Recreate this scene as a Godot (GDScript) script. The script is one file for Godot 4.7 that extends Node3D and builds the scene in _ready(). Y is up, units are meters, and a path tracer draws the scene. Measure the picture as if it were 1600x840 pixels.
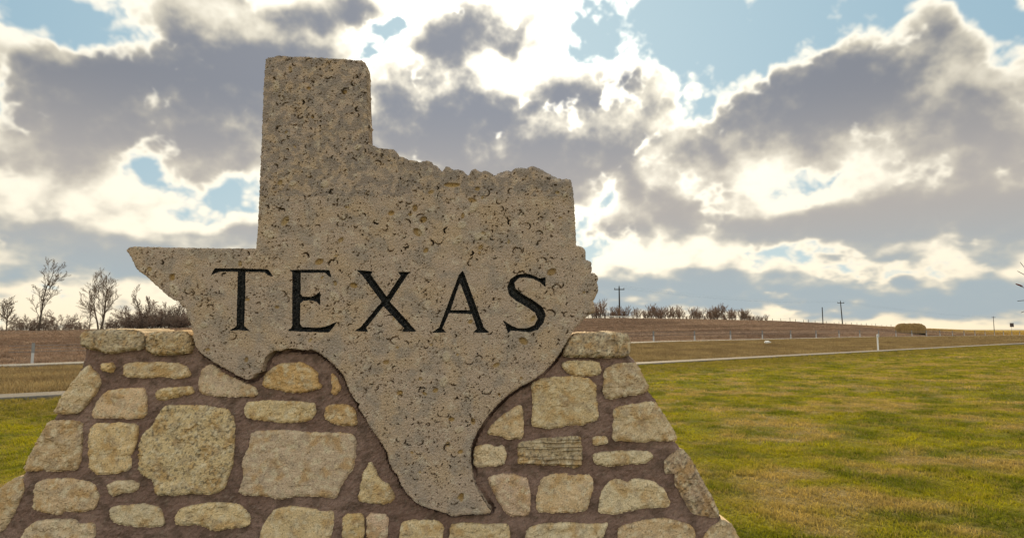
extends Node3D
# A limestone state-line marker set in a rubble wall, backlit by a winter sun behind broken cloud.

const SLAB_OUTLINE := [-1.671,3.406,-1.669,3.426,-1.655,3.437,-1.631,3.437,-1.578,3.452,-1.530,3.444,-1.429,3.442,-1.299,3.435,-1.180,3.427,-1.049,3.421,-1.014,3.415,-0.996,3.397,-0.989,3.370,-0.979,3.164,-0.968,2.987,-0.960,2.846,-0.936,2.829,-0.894,2.806,-0.824,2.802,-0.790,2.800,-0.773,2.785,-0.767,2.752,-0.731,2.746,-0.690,2.725,-0.649,2.722,-0.609,2.712,-0.576,2.722,-0.536,2.715,-0.523,2.692,-0.495,2.682,-0.478,2.656,-0.462,2.649,-0.441,2.679,-0.418,2.680,-0.397,2.660,-0.357,2.662,-0.321,2.650,-0.304,2.623,-0.284,2.626,-0.272,2.656,-0.247,2.667,-0.219,2.652,-0.202,2.642,-0.186,2.654,-0.162,2.649,-0.130,2.629,-0.116,2.623,-0.089,2.642,-0.040,2.659,-0.003,2.656,0.016,2.672,0.057,2.679,0.097,2.669,0.114,2.684,0.143,2.690,0.175,2.676,0.219,2.652,0.259,2.634,0.310,2.602,0.356,2.602,0.396,2.598,0.407,2.523,0.413,2.425,0.418,2.311,0.423,2.165,0.429,2.151,0.456,2.146,0.479,2.128,0.486,2.100,0.484,2.056,0.499,2.054,0.519,2.038,0.524,2.008,0.521,1.972,0.542,1.966,0.562,1.950,0.563,1.928,0.557,1.903,0.564,1.880,0.564,1.848,0.548,1.816,0.533,1.792,0.535,1.761,0.545,1.733,0.538,1.712,0.507,1.698,0.475,1.674,0.412,1.612,0.367,1.541,0.313,1.453,0.259,1.383,0.206,1.331,0.135,1.278,0.056,1.239,-0.023,1.186,-0.093,1.123,-0.155,1.053,-0.202,0.984,-0.236,0.924,-0.261,0.865,-0.265,0.797,-0.258,0.720,-0.240,0.636,-0.205,0.569,-0.161,0.502,-0.133,0.460,-0.144,0.448,-0.207,0.443,-0.294,0.443,-0.380,0.430,-0.401,0.448,-0.474,0.469,-0.539,0.485,-0.597,0.510,-0.655,0.559,-0.700,0.622,-0.722,0.678,-0.759,0.720,-0.782,0.764,-0.793,0.827,-0.827,0.876,-0.865,0.926,-0.902,0.976,-0.933,1.033,-0.971,1.083,-0.986,1.105,-0.975,1.127,-1.009,1.155,-1.039,1.199,-1.063,1.256,-1.082,1.301,-1.104,1.331,-1.149,1.374,-1.194,1.413,-1.248,1.453,-1.294,1.471,-1.356,1.471,-1.408,1.477,-1.453,1.483,-1.496,1.467,-1.541,1.466,-1.575,1.444,-1.601,1.409,-1.612,1.366,-1.620,1.331,-1.659,1.313,-1.679,1.287,-1.710,1.282,-1.762,1.303,-1.828,1.341,-1.880,1.366,-1.932,1.398,-1.972,1.425,-2.018,1.455,-2.046,1.499,-2.060,1.537,-2.074,1.556,-2.064,1.575,-2.077,1.601,-2.074,1.621,-2.099,1.659,-2.124,1.691,-2.116,1.735,-2.149,1.749,-2.170,1.787,-2.209,1.794,-2.256,1.826,-2.297,1.865,-2.337,1.897,-2.386,1.942,-2.440,1.977,-2.467,2.007,-2.496,2.059,-2.524,2.099,-2.537,2.121,-2.525,2.140,-2.475,2.144,-2.280,2.138,-2.020,2.134,-1.824,2.131,-1.681,2.131,-1.678,2.182,-1.678,2.378,-1.678,2.637,-1.676,2.846,-1.676,3.120,-1.674,3.343]
const LETTER_OUTLINES := [
	[[-1.948,2.001,-1.767,2.000,-1.598,1.994,-1.582,1.975,-1.561,1.945,-1.590,1.951,-1.623,1.974,-1.744,1.976,-1.741,1.858,-1.738,1.627,-1.722,1.611,-1.698,1.591,-1.769,1.598,-1.839,1.592,-1.808,1.610,-1.789,1.624,-1.792,1.806,-1.796,1.977,-1.908,1.979,-1.940,1.967,-1.971,1.954,-1.960,1.977]],
	[[-1.462,1.990,-1.326,1.992,-1.196,1.990,-1.179,1.940,-1.201,1.949,-1.222,1.970,-1.382,1.970,-1.379,1.832,-1.365,1.817,-1.314,1.813,-1.282,1.826,-1.253,1.849,-1.247,1.755,-1.274,1.781,-1.313,1.791,-1.358,1.787,-1.378,1.773,-1.376,1.639,-1.359,1.618,-1.262,1.614,-1.211,1.621,-1.132,1.655,-1.160,1.616,-1.187,1.583,-1.338,1.587,-1.460,1.593,-1.432,1.614,-1.427,1.627,-1.438,1.968,-1.445,1.979]],
	[[-1.021,1.990,-0.910,1.981,-0.924,1.958,-0.817,1.816,-0.728,1.954,-0.753,1.977,-0.659,1.977,-0.686,1.954,-0.796,1.782,-0.673,1.650,-0.618,1.588,-0.713,1.588,-0.703,1.612,-0.837,1.753,-0.946,1.612,-0.933,1.586,-1.024,1.592,-0.983,1.617,-0.850,1.782,-0.983,1.958]],
	[[-0.324,1.985,-0.311,1.964,-0.246,1.789,-0.182,1.615,-0.142,1.579,-0.253,1.582,-0.229,1.607,-0.261,1.701,-0.409,1.708,-0.450,1.610,-0.426,1.582,-0.521,1.582,-0.474,1.615,-0.347,1.959],[-0.399,1.728,-0.273,1.728,-0.341,1.908]],
	[[0.220,1.943,0.183,1.935,0.135,1.956,0.088,1.967,0.032,1.959,-0.013,1.927,-0.032,1.876,-0.019,1.825,0.024,1.789,0.095,1.749,0.150,1.709,0.166,1.670,0.145,1.630,0.095,1.610,0.039,1.610,-0.008,1.630,-0.063,1.667,-0.040,1.623,-0.028,1.575,-0.008,1.594,0.047,1.591,0.111,1.583,0.166,1.599,0.206,1.646,0.219,1.701,0.198,1.749,0.143,1.789,0.071,1.831,0.024,1.868,0.016,1.908,0.048,1.937,0.096,1.940,0.143,1.929,0.183,1.908,0.219,1.876]]]
const MORTAR_OUTLINE := [-2.820,1.537,-2.103,1.571,-0.841,1.571,0.420,1.562,0.774,1.554,0.771,1.429,0.825,1.379,0.884,1.218,0.980,1.063,1.058,0.880,1.107,0.823,1.217,0.639,1.313,0.460,1.348,0.381,1.568,-0.050,-3.450,-0.050,-3.311,0.420,-3.163,0.671,-3.147,0.727,-2.980,1.034,-2.967,1.083,-2.836,1.354,-2.810,1.454]
const STONES := [
	["cap",[-2.813,1.567,-2.793,1.589,-2.632,1.599,-2.488,1.596,-2.415,1.576,-2.413,1.478,-2.499,1.475,-2.605,1.452,-2.677,1.469,-2.767,1.478,-2.805,1.505]],
	["cap",[-2.398,1.532,-2.370,1.576,-2.272,1.589,-2.110,1.581,-2.092,1.460,-2.193,1.446,-2.336,1.446,-2.382,1.464]],
	["y",[-2.680,1.377,-2.618,1.377,-2.602,1.354,-2.615,1.328,-2.669,1.340]],
	["y",[-2.528,1.375,-2.332,1.383,-2.189,1.379,-2.116,1.345,-2.105,1.301,-2.184,1.287,-2.274,1.305,-2.381,1.293,-2.520,1.301]],
	["y",[-2.322,1.196,-2.269,1.217,-2.181,1.221,-2.092,1.228,-2.081,1.193,-2.161,1.175,-2.248,1.152,-2.292,1.144]],
	["edge",[-2.778,1.368,-2.731,1.328,-2.688,1.275,-2.713,1.196,-2.794,1.091,-2.828,1.065,-2.970,1.065,-2.948,1.126,-2.884,1.231,-2.852,1.284]],
	["p",[-2.651,1.196,-2.536,1.214,-2.394,1.214,-2.381,1.144,-2.380,1.039,-2.471,1.030,-2.605,1.039,-2.724,1.042,-2.699,1.126]],
	["p",[-2.018,1.345,-2.045,1.284,-2.035,1.214,-2.010,1.182,-1.894,1.175,-1.769,1.170,-1.663,1.179,-1.674,1.222,-1.755,1.257,-1.864,1.301,-1.966,1.372]],
	["edge",[-3.001,1.004,-2.895,1.013,-2.797,1.004,-2.785,0.900,-2.789,0.763,-2.803,0.711,-2.925,0.700,-3.145,0.708,-3.108,0.789,-3.047,0.918]],
	["y",[-2.708,0.990,-2.593,0.996,-2.430,0.987,-2.429,0.918,-2.458,0.814,-2.466,0.711,-2.573,0.681,-2.678,0.686,-2.725,0.729,-2.729,0.866,-2.732,0.952]],
	["big",[-2.246,1.109,-2.175,1.105,-2.068,1.109,-1.961,1.100,-1.854,1.082,-1.813,1.039,-1.803,0.918,-1.804,0.763,-1.827,0.677,-1.849,0.592,-1.918,0.558,-2.058,0.567,-2.180,0.555,-2.276,0.558,-2.290,0.643,-2.381,0.694,-2.402,0.763,-2.400,0.866,-2.377,0.935,-2.318,0.987,-2.287,1.056]],
	["y",[-1.733,1.091,-1.712,1.126,-1.632,1.138,-1.508,1.135,-1.384,1.135,-1.286,1.117,-1.279,1.065,-1.309,1.025,-1.415,1.008,-1.539,1.013,-1.664,1.030,-1.717,1.048]],
	["y",[-3.059,0.609,-3.009,0.640,-2.869,0.643,-2.745,0.635,-2.682,0.601,-2.655,0.541,-2.672,0.465,-2.750,0.448,-2.855,0.453,-2.888,0.431,-2.994,0.448,-3.062,0.465,-3.057,0.541]],
	["w",[-2.589,0.613,-2.535,0.630,-2.447,0.635,-2.407,0.613,-2.412,0.575,-2.496,0.567,-2.547,0.550,-2.583,0.572]],
	["w",[-2.568,0.465,-2.490,0.477,-2.351,0.487,-2.262,0.465,-2.239,0.423,-2.225,0.364,-2.308,0.352,-2.465,0.364,-2.554,0.389]],
	["y",[-2.146,0.406,-2.114,0.465,-2.001,0.487,-1.862,0.499,-1.739,0.477,-1.675,0.414,-1.682,0.364,-1.786,0.347,-1.907,0.335,-1.996,0.372,-2.135,0.372]],
	["edge",[-3.268,0.601,-3.218,0.635,-3.159,0.664,-3.136,0.592,-3.157,0.524,-3.201,0.423,-3.246,0.330,-3.366,0.305,-3.357,0.406,-3.314,0.524]],
	["w",[-3.130,0.289,-3.098,0.330,-3.041,0.381,-2.920,0.393,-2.798,0.389,-2.770,0.364,-2.674,0.364,-2.662,0.305,-2.677,0.272,-2.680,0.188,-3.130,0.188]],
	["o",[-1.621,1.293,-1.587,1.328,-1.517,1.375,-1.375,1.384,-1.320,1.354,-1.274,1.310,-1.272,1.257,-1.236,1.235,-1.333,1.205,-1.439,1.200,-1.529,1.217,-1.619,1.235]],
	["o",[-1.180,1.319,-1.148,1.280,-1.129,1.240,-1.123,1.214,-1.154,1.182,-1.171,1.196,-1.163,1.240]],
	["o",[-1.206,1.109,-1.064,1.112,-1.027,1.082,-1.008,0.996,-1.078,0.987,-1.167,1.004,-1.212,1.030]],
	["p",[-1.678,0.944,-1.501,0.949,-1.289,0.935,-1.050,0.932,-1.008,0.883,-1.015,0.729,-1.069,0.660,-1.111,0.592,-1.127,0.533,-1.224,0.541,-1.311,0.550,-1.416,0.541,-1.485,0.529,-1.574,0.550,-1.745,0.558,-1.718,0.660,-1.732,0.763,-1.691,0.849]],
	["y",[-0.914,0.751,-0.886,0.694,-0.858,0.643,-0.788,0.601,-0.757,0.541,-0.768,0.504,-0.855,0.499,-0.969,0.516,-0.979,0.541,-0.955,0.660]],
	["y",[-1.509,0.457,-1.413,0.470,-1.308,0.457,-1.147,0.448,-1.145,0.372,-1.163,0.272,-1.169,0.188,-1.594,0.188,-1.599,0.305,-1.567,0.389]],
	["y",[-1.074,0.428,-0.953,0.425,-0.950,0.272,-1.073,0.272]],
	["p",[-0.922,0.430,-0.794,0.423,-0.804,0.272,-0.920,0.272]],
	["w",[-0.696,0.372,-0.609,0.389,-0.487,0.384,-0.440,0.356,-0.451,0.272,-0.712,0.272,-0.704,0.330]],
	["y",[-0.389,0.356,-0.302,0.373,-0.162,0.364,-0.032,0.364,-0.014,0.289,-0.023,0.222,-0.396,0.222]],
	["w",[0.099,0.339,0.186,0.364,0.360,0.373,0.464,0.356,0.569,0.364,0.612,0.368,0.577,0.306,0.549,0.222,0.081,0.222]],
	["y",[0.690,0.348,0.813,0.381,0.952,0.398,1.074,0.381,1.143,0.348,1.168,0.306,1.148,0.222,0.671,0.222]],
	["edge",[1.228,0.289,1.291,0.356,1.353,0.393,1.404,0.356,1.436,0.289,1.477,0.222,1.208,0.222]],
	["cap",[0.361,1.514,0.416,1.576,0.550,1.576,0.748,1.573,0.770,1.532,0.763,1.429,0.548,1.425,0.330,1.430]],
	["y",[0.324,1.381,0.387,1.393,0.566,1.390,0.574,1.328,0.547,1.305,0.440,1.310,0.368,1.319]],
	["y",[0.136,1.249,0.199,1.280,0.297,1.287,0.422,1.293,0.502,1.275,0.537,1.249,0.545,1.161,0.560,1.022,0.472,0.996,0.366,0.991,0.259,0.970,0.171,0.978,0.130,0.987,0.140,1.126]],
	["edge",[0.618,1.346,0.672,1.372,0.798,1.384,0.841,1.328,0.892,1.222,0.865,1.196,0.776,1.182,0.616,1.152,0.599,1.214,0.604,1.301]],
	["edge",[0.668,1.091,0.792,1.117,0.926,1.135,0.986,1.039,1.037,0.961,1.067,0.897,0.964,0.889,0.885,0.895,0.858,0.883,0.717,0.897,0.659,0.889,0.663,1.004]],
	["y",[0.056,1.112,0.069,1.039,0.065,0.909,-0.023,0.904,-0.094,0.927,-0.165,0.935,-0.121,0.987,-0.059,1.048]],
	["w",[-0.235,0.849,-0.164,0.858,-0.094,0.840,-0.059,0.852,-0.041,0.797,-0.059,0.746,-0.146,0.729,-0.234,0.732,-0.240,0.789]],
	["strata",[0.047,0.866,0.153,0.892,0.294,0.904,0.441,0.914,0.447,0.832,0.442,0.729,0.328,0.729,0.188,0.742,0.043,0.741,0.038,0.815]],
	["y",[0.529,0.904,0.612,0.909,0.611,0.875,0.532,0.866]],
	["w",[0.526,0.797,0.610,0.815,0.734,0.818,0.892,0.815,0.906,0.789,0.856,0.754,0.732,0.746,0.644,0.732,0.539,0.746]],
	["p",[-0.150,0.657,-0.058,0.674,0.012,0.669,0.099,0.643,0.113,0.558,0.108,0.432,0.012,0.418,-0.032,0.432,-0.084,0.508,-0.128,0.592]],
	["y",[0.187,0.657,0.292,0.674,0.415,0.672,0.512,0.664,0.516,0.592,0.492,0.525,0.465,0.457,0.361,0.448,0.256,0.443,0.160,0.448,0.166,0.558]],
	["w",[0.580,0.558,0.625,0.626,0.687,0.649,0.730,0.618,0.801,0.647,0.905,0.626,0.974,0.575,1.007,0.499,0.998,0.479,0.885,0.477,0.779,0.457,0.674,0.437,0.556,0.440,0.562,0.508]],
	["slant",[0.988,0.763,1.095,0.837,1.155,0.763,1.221,0.626,1.271,0.541,1.317,0.448,1.302,0.420,1.154,0.432,1.096,0.541,1.046,0.626,1.056,0.695,0.986,0.686]],
]
const BLUE_GAPS := [[-36.1,21.9,5.2,2.2,1.20],[-38.9,22.7,2.8,1.7,0.90],[-32.9,21.8,1.8,1.4,0.60],[15.8,25.3,8.2,3.5,1.30],[8.0,25.5,3.6,2.8,1.00],[23.5,24.5,5.0,2.6,1.20],[28.6,24.1,3.3,1.6,1.10],[36.8,23.2,3.1,1.6,1.20],[40.0,22.0,2.1,1.8,1.10],[-11.1,26.6,2.1,0.9,1.00],[-13.7,24.8,1.3,0.7,0.90],[-27.5,12.2,2.9,1.3,0.95],[-24.7,11.1,3.1,1.4,0.90],[-30.1,11.9,1.9,0.8,0.60],[6.3,7.7,1.7,1.9,1.00],[8.1,10.0,1.5,1.8,0.70],[24.5,6.6,4.1,0.7,1.00],[14.8,21.8,0.8,1.3,0.90],[11.2,17.4,0.6,1.7,0.50],[31.7,4.6,2.5,0.4,0.40],[-6.2,27.7,1.1,0.6,0.60],[-40.8,17.4,0.6,1.7,0.60]]
const GREY_CORES := [[-27.8,19.1,7.7,3.7,1.10],[-37.4,17.3,3.9,2.0,1.00],[-32.7,15.0,10.0,2.2,0.90],[-24.4,21.6,5.9,3.4,0.80],[-18.0,24.3,3.4,2.3,0.60],[-37.5,12.6,5.8,1.2,0.55],[-26.7,15.9,6.7,1.8,0.60],[-15.9,27.8,4.1,0.9,0.80],[-21.5,27.3,5.6,1.0,0.50],[-2.8,26.8,3.6,1.4,1.10],[0.0,25.2,1.4,1.2,0.80],[-6.2,25.6,1.9,1.0,0.60],[-9.8,21.6,3.6,2.7,0.50],[-6.1,18.7,6.7,3.1,0.90],[0.0,17.7,7.9,2.8,1.00],[7.7,20.4,4.2,2.5,1.10],[4.9,15.9,5.4,2.6,0.90],[-2.4,15.1,9.1,2.6,0.80],[9.8,21.1,2.4,1.6,0.50],[23.2,17.9,6.4,2.8,1.00],[30.2,19.7,5.2,2.9,1.10],[17.8,16.9,3.3,2.2,0.70],[34.0,18.4,3.7,2.0,0.80],[26.7,16.4,5.6,1.8,0.80],[38.8,17.9,2.9,2.6,0.50],[39.0,12.8,3.8,3.2,0.70],[34.6,10.6,4.7,2.4,0.60],[39.5,8.5,3.1,1.8,0.80],[14.0,12.1,3.4,1.6,0.90],[18.1,9.3,5.8,1.4,0.90],[27.3,8.6,6.7,1.2,0.90],[34.8,8.3,6.0,1.2,0.90],[12.0,13.1,2.3,1.1,0.40],[10.7,8.2,1.6,0.9,0.80],[30.4,6.0,2.6,0.5,0.50],[37.8,5.7,1.8,0.7,0.50],[14.6,2.9,10.5,1.3,1.10],[27.5,2.6,10.1,1.3,1.10],[36.1,2.5,5.4,1.2,1.00],[9.5,3.8,3.5,0.8,0.70],[21.7,4.1,5.9,0.6,0.50],[39.8,2.1,2.7,0.9,0.60],[-36.3,5.8,8.1,1.1,1.00],[-31.3,5.6,5.6,0.8,0.80],[-39.0,7.0,3.4,0.8,0.60],[-25.6,8.0,3.0,0.6,0.70],[-37.7,4.0,3.9,0.5,0.40],[-43.6,9.3,4.1,2.6,0.70],[44.6,14.3,3.0,3.7,0.70]]
const SHELL_HOLLOWS := [[-0.643,2.399,0.0250,1.6000,1.3000],[-0.587,2.322,0.0280,0.6000,1.3000],[-0.623,2.237,0.0320,-0.7000,1.5000],[-0.799,2.365,0.0220,0.2000,1.4000],[-0.262,2.451,0.0220,-0.3000,2.0000],[-0.325,2.348,0.0160,1.5000,1.6000],[-2.225,1.941,0.0260,1.4000,1.2000],[-1.266,2.042,0.0260,0.4000,1.6000],[-0.399,2.555,0.0200,0.0000,4.0000],[-1.036,1.887,0.0240,-0.2000,1.5000],[-0.567,2.118,0.0200,0.8000,1.4000],[-0.813,1.391,0.0200,0.0000,1.4000],[-0.722,1.196,0.0220,0.3000,1.3000],[-0.493,1.212,0.0200,0.5000,1.3000],[-1.725,1.795,0.0140,0.0000,1.5000],[-1.717,1.407,0.0180,1.4000,1.4000],[-1.531,1.745,0.0150,0.0000,1.5000],[-0.388,1.030,0.0200,0.0000,1.4000],[-0.329,0.827,0.0180,0.3000,1.4000],[0.259,1.975,0.0300,0.4000,1.5000],[0.074,1.526,0.0300,-0.5000,1.5000],[-1.371,3.218,0.0160,0.0000,1.3000],[-1.129,3.191,0.0200,0.6000,1.3000],[-1.339,3.018,0.0130,-0.5000,1.3000]]
const SHELL_CASTS := [[-0.538,2.169,0.0350,-1.2000,2.6000],[-0.698,2.152,0.0300,-2.4000,2.2000],[-0.273,2.101,0.0300,-1.6000,2.6000],[0.034,2.114,0.0450,0.2000,3.6000],[-0.004,2.305,0.0350,2.0000,1.9000],[-0.757,1.530,0.0500,0.4000,4.2000],[-0.407,0.851,0.0450,1.0000,3.2000],[0.063,1.954,0.0500,-0.3000,3.8000],[0.292,1.870,0.0450,0.0000,4.5000],[0.249,1.703,0.0500,-0.6000,3.0000],[-0.421,2.250,0.0450,1.8000,2.2000],[-1.173,2.030,0.0500,1.2000,2.4000],[-1.359,2.080,0.0400,-0.5000,2.6000],[-1.121,3.200,0.0400,0.5000,4.0000],[-1.031,3.076,0.0350,2.0000,2.4000],[-1.420,3.120,0.0300,-1.0000,2.0000],[-0.575,1.212,0.0400,0.4000,2.8000],[-0.164,1.212,0.0500,3.4000,2.8000],[-0.652,0.891,0.0500,2.6000,2.4000],[-1.882,1.954,0.0300,1.0000,2.6000],[-2.305,2.038,0.0300,-1.0000,2.2000],[-0.886,2.314,0.0400,3.0000,2.0000],[-1.521,2.378,0.0350,0.2000,2.8000],[-1.187,2.507,0.0400,1.6000,2.2000]]

const SUN_AZIMUTH := -1.0        # degrees, to the right of straight ahead
const SUN_ELEVATION := 26.0
const ROAD_START := Vector2(17, -71)
const ROAD_ALONG := Vector2(0.7804, -0.6253)
const ROAD_AWAY := Vector2(-0.6253, -0.7804)
const ORDINALS := ["first", "second", "third", "fourth", "fifth", "sixth", "seventh", "eighth", "ninth", "tenth", "eleventh", "twelfth", "thirteenth", "fourteenth", "fifteenth", "sixteenth", "seventeenth", "eighteenth", "nineteenth", "twentieth", "twenty-first", "twenty-second", "twenty-third", "twenty-fourth", "twenty-fifth", "twenty-sixth", "twenty-seventh", "twenty-eighth", "twenty-ninth", "thirtieth", "thirty-first", "thirty-second", "thirty-third", "thirty-fourth", "thirty-fifth", "thirty-sixth", "thirty-seventh", "thirty-eighth", "thirty-ninth", "fortieth", "forty-first", "forty-second", "forty-third", "forty-fourth", "forty-fifth", "forty-sixth", "forty-seventh", "forty-eighth", "forty-ninth", "fiftieth"]

var noise_a := FastNoiseLite.new()    # fractal, for shapes
var noise_b := FastNoiseLite.new()    # single octave
var noise_c := FastNoiseLite.new()    # fractal, for patches of colour
var noise_d := FastNoiseLite.new()    # cellular, for broken faces
var rng := RandomNumberGenerator.new()
var M := {}
var taken := {}


func _ready():
	setup_noise()
	# ---- camera
	var cam := Camera3D.new()
	cam.name = "camera"
	cam.position = Vector3(0, 1.6, 0)
	cam.rotation_degrees = Vector3(5.652, 0, 0)
	cam.fov = 47.26
	cam.near = 0.1
	cam.far = 6000.0
	add_child(cam)
	cam.current = true
	# ---- sky, exposure
	var env := Environment.new()
	env.background_mode = Environment.BG_SKY
	var sky := Sky.new()
	var pan := PanoramaSkyMaterial.new()
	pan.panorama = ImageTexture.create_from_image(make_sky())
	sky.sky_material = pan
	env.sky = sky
	env.background_energy_multiplier = 1.0
	env.tonemap_mode = Environment.TONE_MAPPER_LINEAR
	env.tonemap_exposure = 1.27
	env.sdfgi_enabled = true
	env.ssao_enabled = true
	env.ssil_enabled = true
	var we := WorldEnvironment.new()
	we.name = "world_environment"
	we.environment = env
	add_child(we)
	# ---- sun, veiled by the cloud straight ahead
	var sun := DirectionalLight3D.new()
	sun.name = "sun"
	sun.light_energy = 1.6
	sun.light_color = Color(1.0, 0.90, 0.72)
	sun.light_angular_distance = 3.0
	sun.shadow_enabled = true
	sun.rotation_degrees = Vector3(-SUN_ELEVATION, 180.0 - SUN_AZIMUTH, 0)
	add_child(sun)

	make_materials()
	build_ground()
	build_monument()
	build_roadside()
	build_trees()
	build_grass()


# ------------------------------------------------------------------ helpers
func setup_noise():
	rng.seed = 4711
	noise_a.seed = 11
	noise_a.noise_type = FastNoiseLite.TYPE_SIMPLEX_SMOOTH
	noise_a.frequency = 1.0
	noise_a.fractal_type = FastNoiseLite.FRACTAL_FBM
	noise_a.fractal_octaves = 4
	noise_b.seed = 23
	noise_b.noise_type = FastNoiseLite.TYPE_SIMPLEX_SMOOTH
	noise_b.frequency = 1.0
	noise_b.fractal_type = FastNoiseLite.FRACTAL_NONE
	noise_c.seed = 37
	noise_c.noise_type = FastNoiseLite.TYPE_SIMPLEX_SMOOTH
	noise_c.frequency = 1.0
	noise_c.fractal_type = FastNoiseLite.FRACTAL_FBM
	noise_c.fractal_octaves = 3
	noise_d.seed = 5
	noise_d.noise_type = FastNoiseLite.TYPE_CELLULAR
	noise_d.frequency = 1.0
	noise_d.fractal_type = FastNoiseLite.FRACTAL_NONE
	noise_d.cellular_return_type = FastNoiseLite.RETURN_CELL_VALUE


func numbered(called: String) -> String:
	if not taken.has(called):
		taken[called] = 0
		return called
	taken[called] += 1
	return "%s_%03d" % [called, taken[called]]


func describe(o: Node, label: String, category: String, group := ""):
	o.set_meta("label", label)
	o.set_meta("category", category)
	if group:
		o.set_meta("group", group)


func thing(called: String, at: Vector3, label: String, category: String, group := "", turn := 0.0) -> Node3D:
	var o := Node3D.new()
	o.name = numbered(called)
	o.position = at
	o.rotation.y = turn
	add_child(o, true)
	describe(o, label, category, group)
	return o


func put(called: String, mesh: Mesh, parent: Node = null, at := Vector3.ZERO) -> MeshInstance3D:
	var o := MeshInstance3D.new()
	o.mesh = mesh
	o.position = at
	if parent:
		o.name = called
		parent.add_child(o, true)
	else:
		o.name = numbered(called)
		add_child(o, true)
	return o


func copy_of(o: Node3D, at: Vector3, label: String, turn := 0.0, scale_by := Vector3.ONE) -> Node3D:
	var c: Node3D = o.duplicate()
	c.name = numbered(String(o.name).rstrip("0123456789").rstrip("_"))
	add_child(c, true)
	c.position = at
	c.rotation.y = turn
	c.scale = scale_by
	c.set_meta("label", label)
	return c


class Buf:
	var v := PackedVector3Array()
	var c := PackedColorArray()
	var i := PackedInt32Array()

	func add(p: Vector3, col: Color) -> int:
		v.append(p)
		c.append(col)
		return v.size() - 1

	func tri(a: int, b: int, d: int):
		i.append(a)
		i.append(b)
		i.append(d)

	func quad(a: Vector3, b: Vector3, d: Vector3, e: Vector3, col: Color):
		var k := v.size()
		v.append_array([a, b, d, e])
		c.append_array([col, col, col, col])
		i.append_array([k, k + 1, k + 2, k, k + 2, k + 3])

	func box(lo: Vector3, hi: Vector3, col: Color):
		var p := [Vector3(lo.x, lo.y, lo.z), Vector3(hi.x, lo.y, lo.z), Vector3(hi.x, hi.y, lo.z), Vector3(lo.x, hi.y, lo.z), Vector3(lo.x, lo.y, hi.z), Vector3(hi.x, lo.y, hi.z), Vector3(hi.x, hi.y, hi.z), Vector3(lo.x, hi.y, hi.z)]
		for f in [[4, 7, 6, 5], [1, 2, 3, 0], [5, 6, 2, 1], [0, 3, 7, 4], [7, 3, 2, 6], [0, 4, 5, 1]]:
			quad(p[f[0]], p[f[1]], p[f[2]], p[f[3]], col)

	# a bent, tapering limb
	func limb(path: PackedVector3Array, radii: PackedFloat32Array, sides: int, col: Color, capped := false):
		var first := v.size()
		var n := path.size()
		for k in n:
			var along := (path[mini(k + 1, n - 1)] - path[maxi(k - 1, 0)]).normalized()
			var x := along.cross(Vector3.RIGHT if absf(along.x) < 0.8 else Vector3.UP).normalized()
			var y := along.cross(x)
			for s in sides:
				var a := TAU * s / sides
				add(path[k] + (x * cos(a) + y * sin(a)) * radii[k], col)
		for k in n - 1:
			for s in sides:
				var a := first + k * sides + s
				var b := first + k * sides + (s + 1) % sides
				i.append_array([a, b, b + sides, a, b + sides, a + sides])
		if capped:
			var t := add(path[n - 1], col)
			for s in sides:
				tri(first + (n - 1) * sides + s, first + (n - 1) * sides + (s + 1) % sides, t)

	func mesh(mat: Material) -> ArrayMesh:
		var a := []
		a.resize(Mesh.ARRAY_MAX)
		a[Mesh.ARRAY_VERTEX] = v
		a[Mesh.ARRAY_COLOR] = c
		a[Mesh.ARRAY_INDEX] = i
		var m := ArrayMesh.new()
		m.add_surface_from_arrays(Mesh.PRIMITIVE_TRIANGLES, a)
		m.surface_set_material(0, mat)
		return m


func grain(seed_of: int, freq: float, octaves: int, lo: float, hi: float, size := 512, contrast := 1.0, pepper := false) -> ImageTexture:
	var n := FastNoiseLite.new()
	n.seed = seed_of
	n.frequency = freq
	n.noise_type = FastNoiseLite.TYPE_SIMPLEX_SMOOTH
	n.fractal_octaves = octaves
	var im := n.get_seamless_image(size, size)
	im.convert(Image.FORMAT_L8)
	var d := im.get_data()
	for k in d.size():
		var x := clampf((d[k] / 255.0 - 0.5) * contrast + 0.5, 0, 1)
		if pepper:        # sparse dark grains on an even ground
			x = 1.0 - smoothstep(0.70, 0.82, d[k] / 255.0)
		d[k] = int(255.0 * lerpf(lo, hi, x))
	return ImageTexture.create_from_image(Image.create_from_data(size, size, false, Image.FORMAT_L8, d))


func surface(rough: float, tex: Texture2D = null, metres := 1.0, relief: Texture2D = null, cm := 0.0, spec := 0.3) -> StandardMaterial3D:
	var m := StandardMaterial3D.new()
	m.vertex_color_use_as_albedo = true
	m.roughness = rough
	m.metallic_specular = spec
	m.uv1_triplanar = true
	m.uv1_world_triplanar = true
	m.uv1_scale = Vector3.ONE / metres
	if tex:
		m.albedo_texture = tex
	if relief:
		m.heightmap_enabled = true
		m.heightmap_texture = relief
		m.heightmap_scale = cm
	return m


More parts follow.
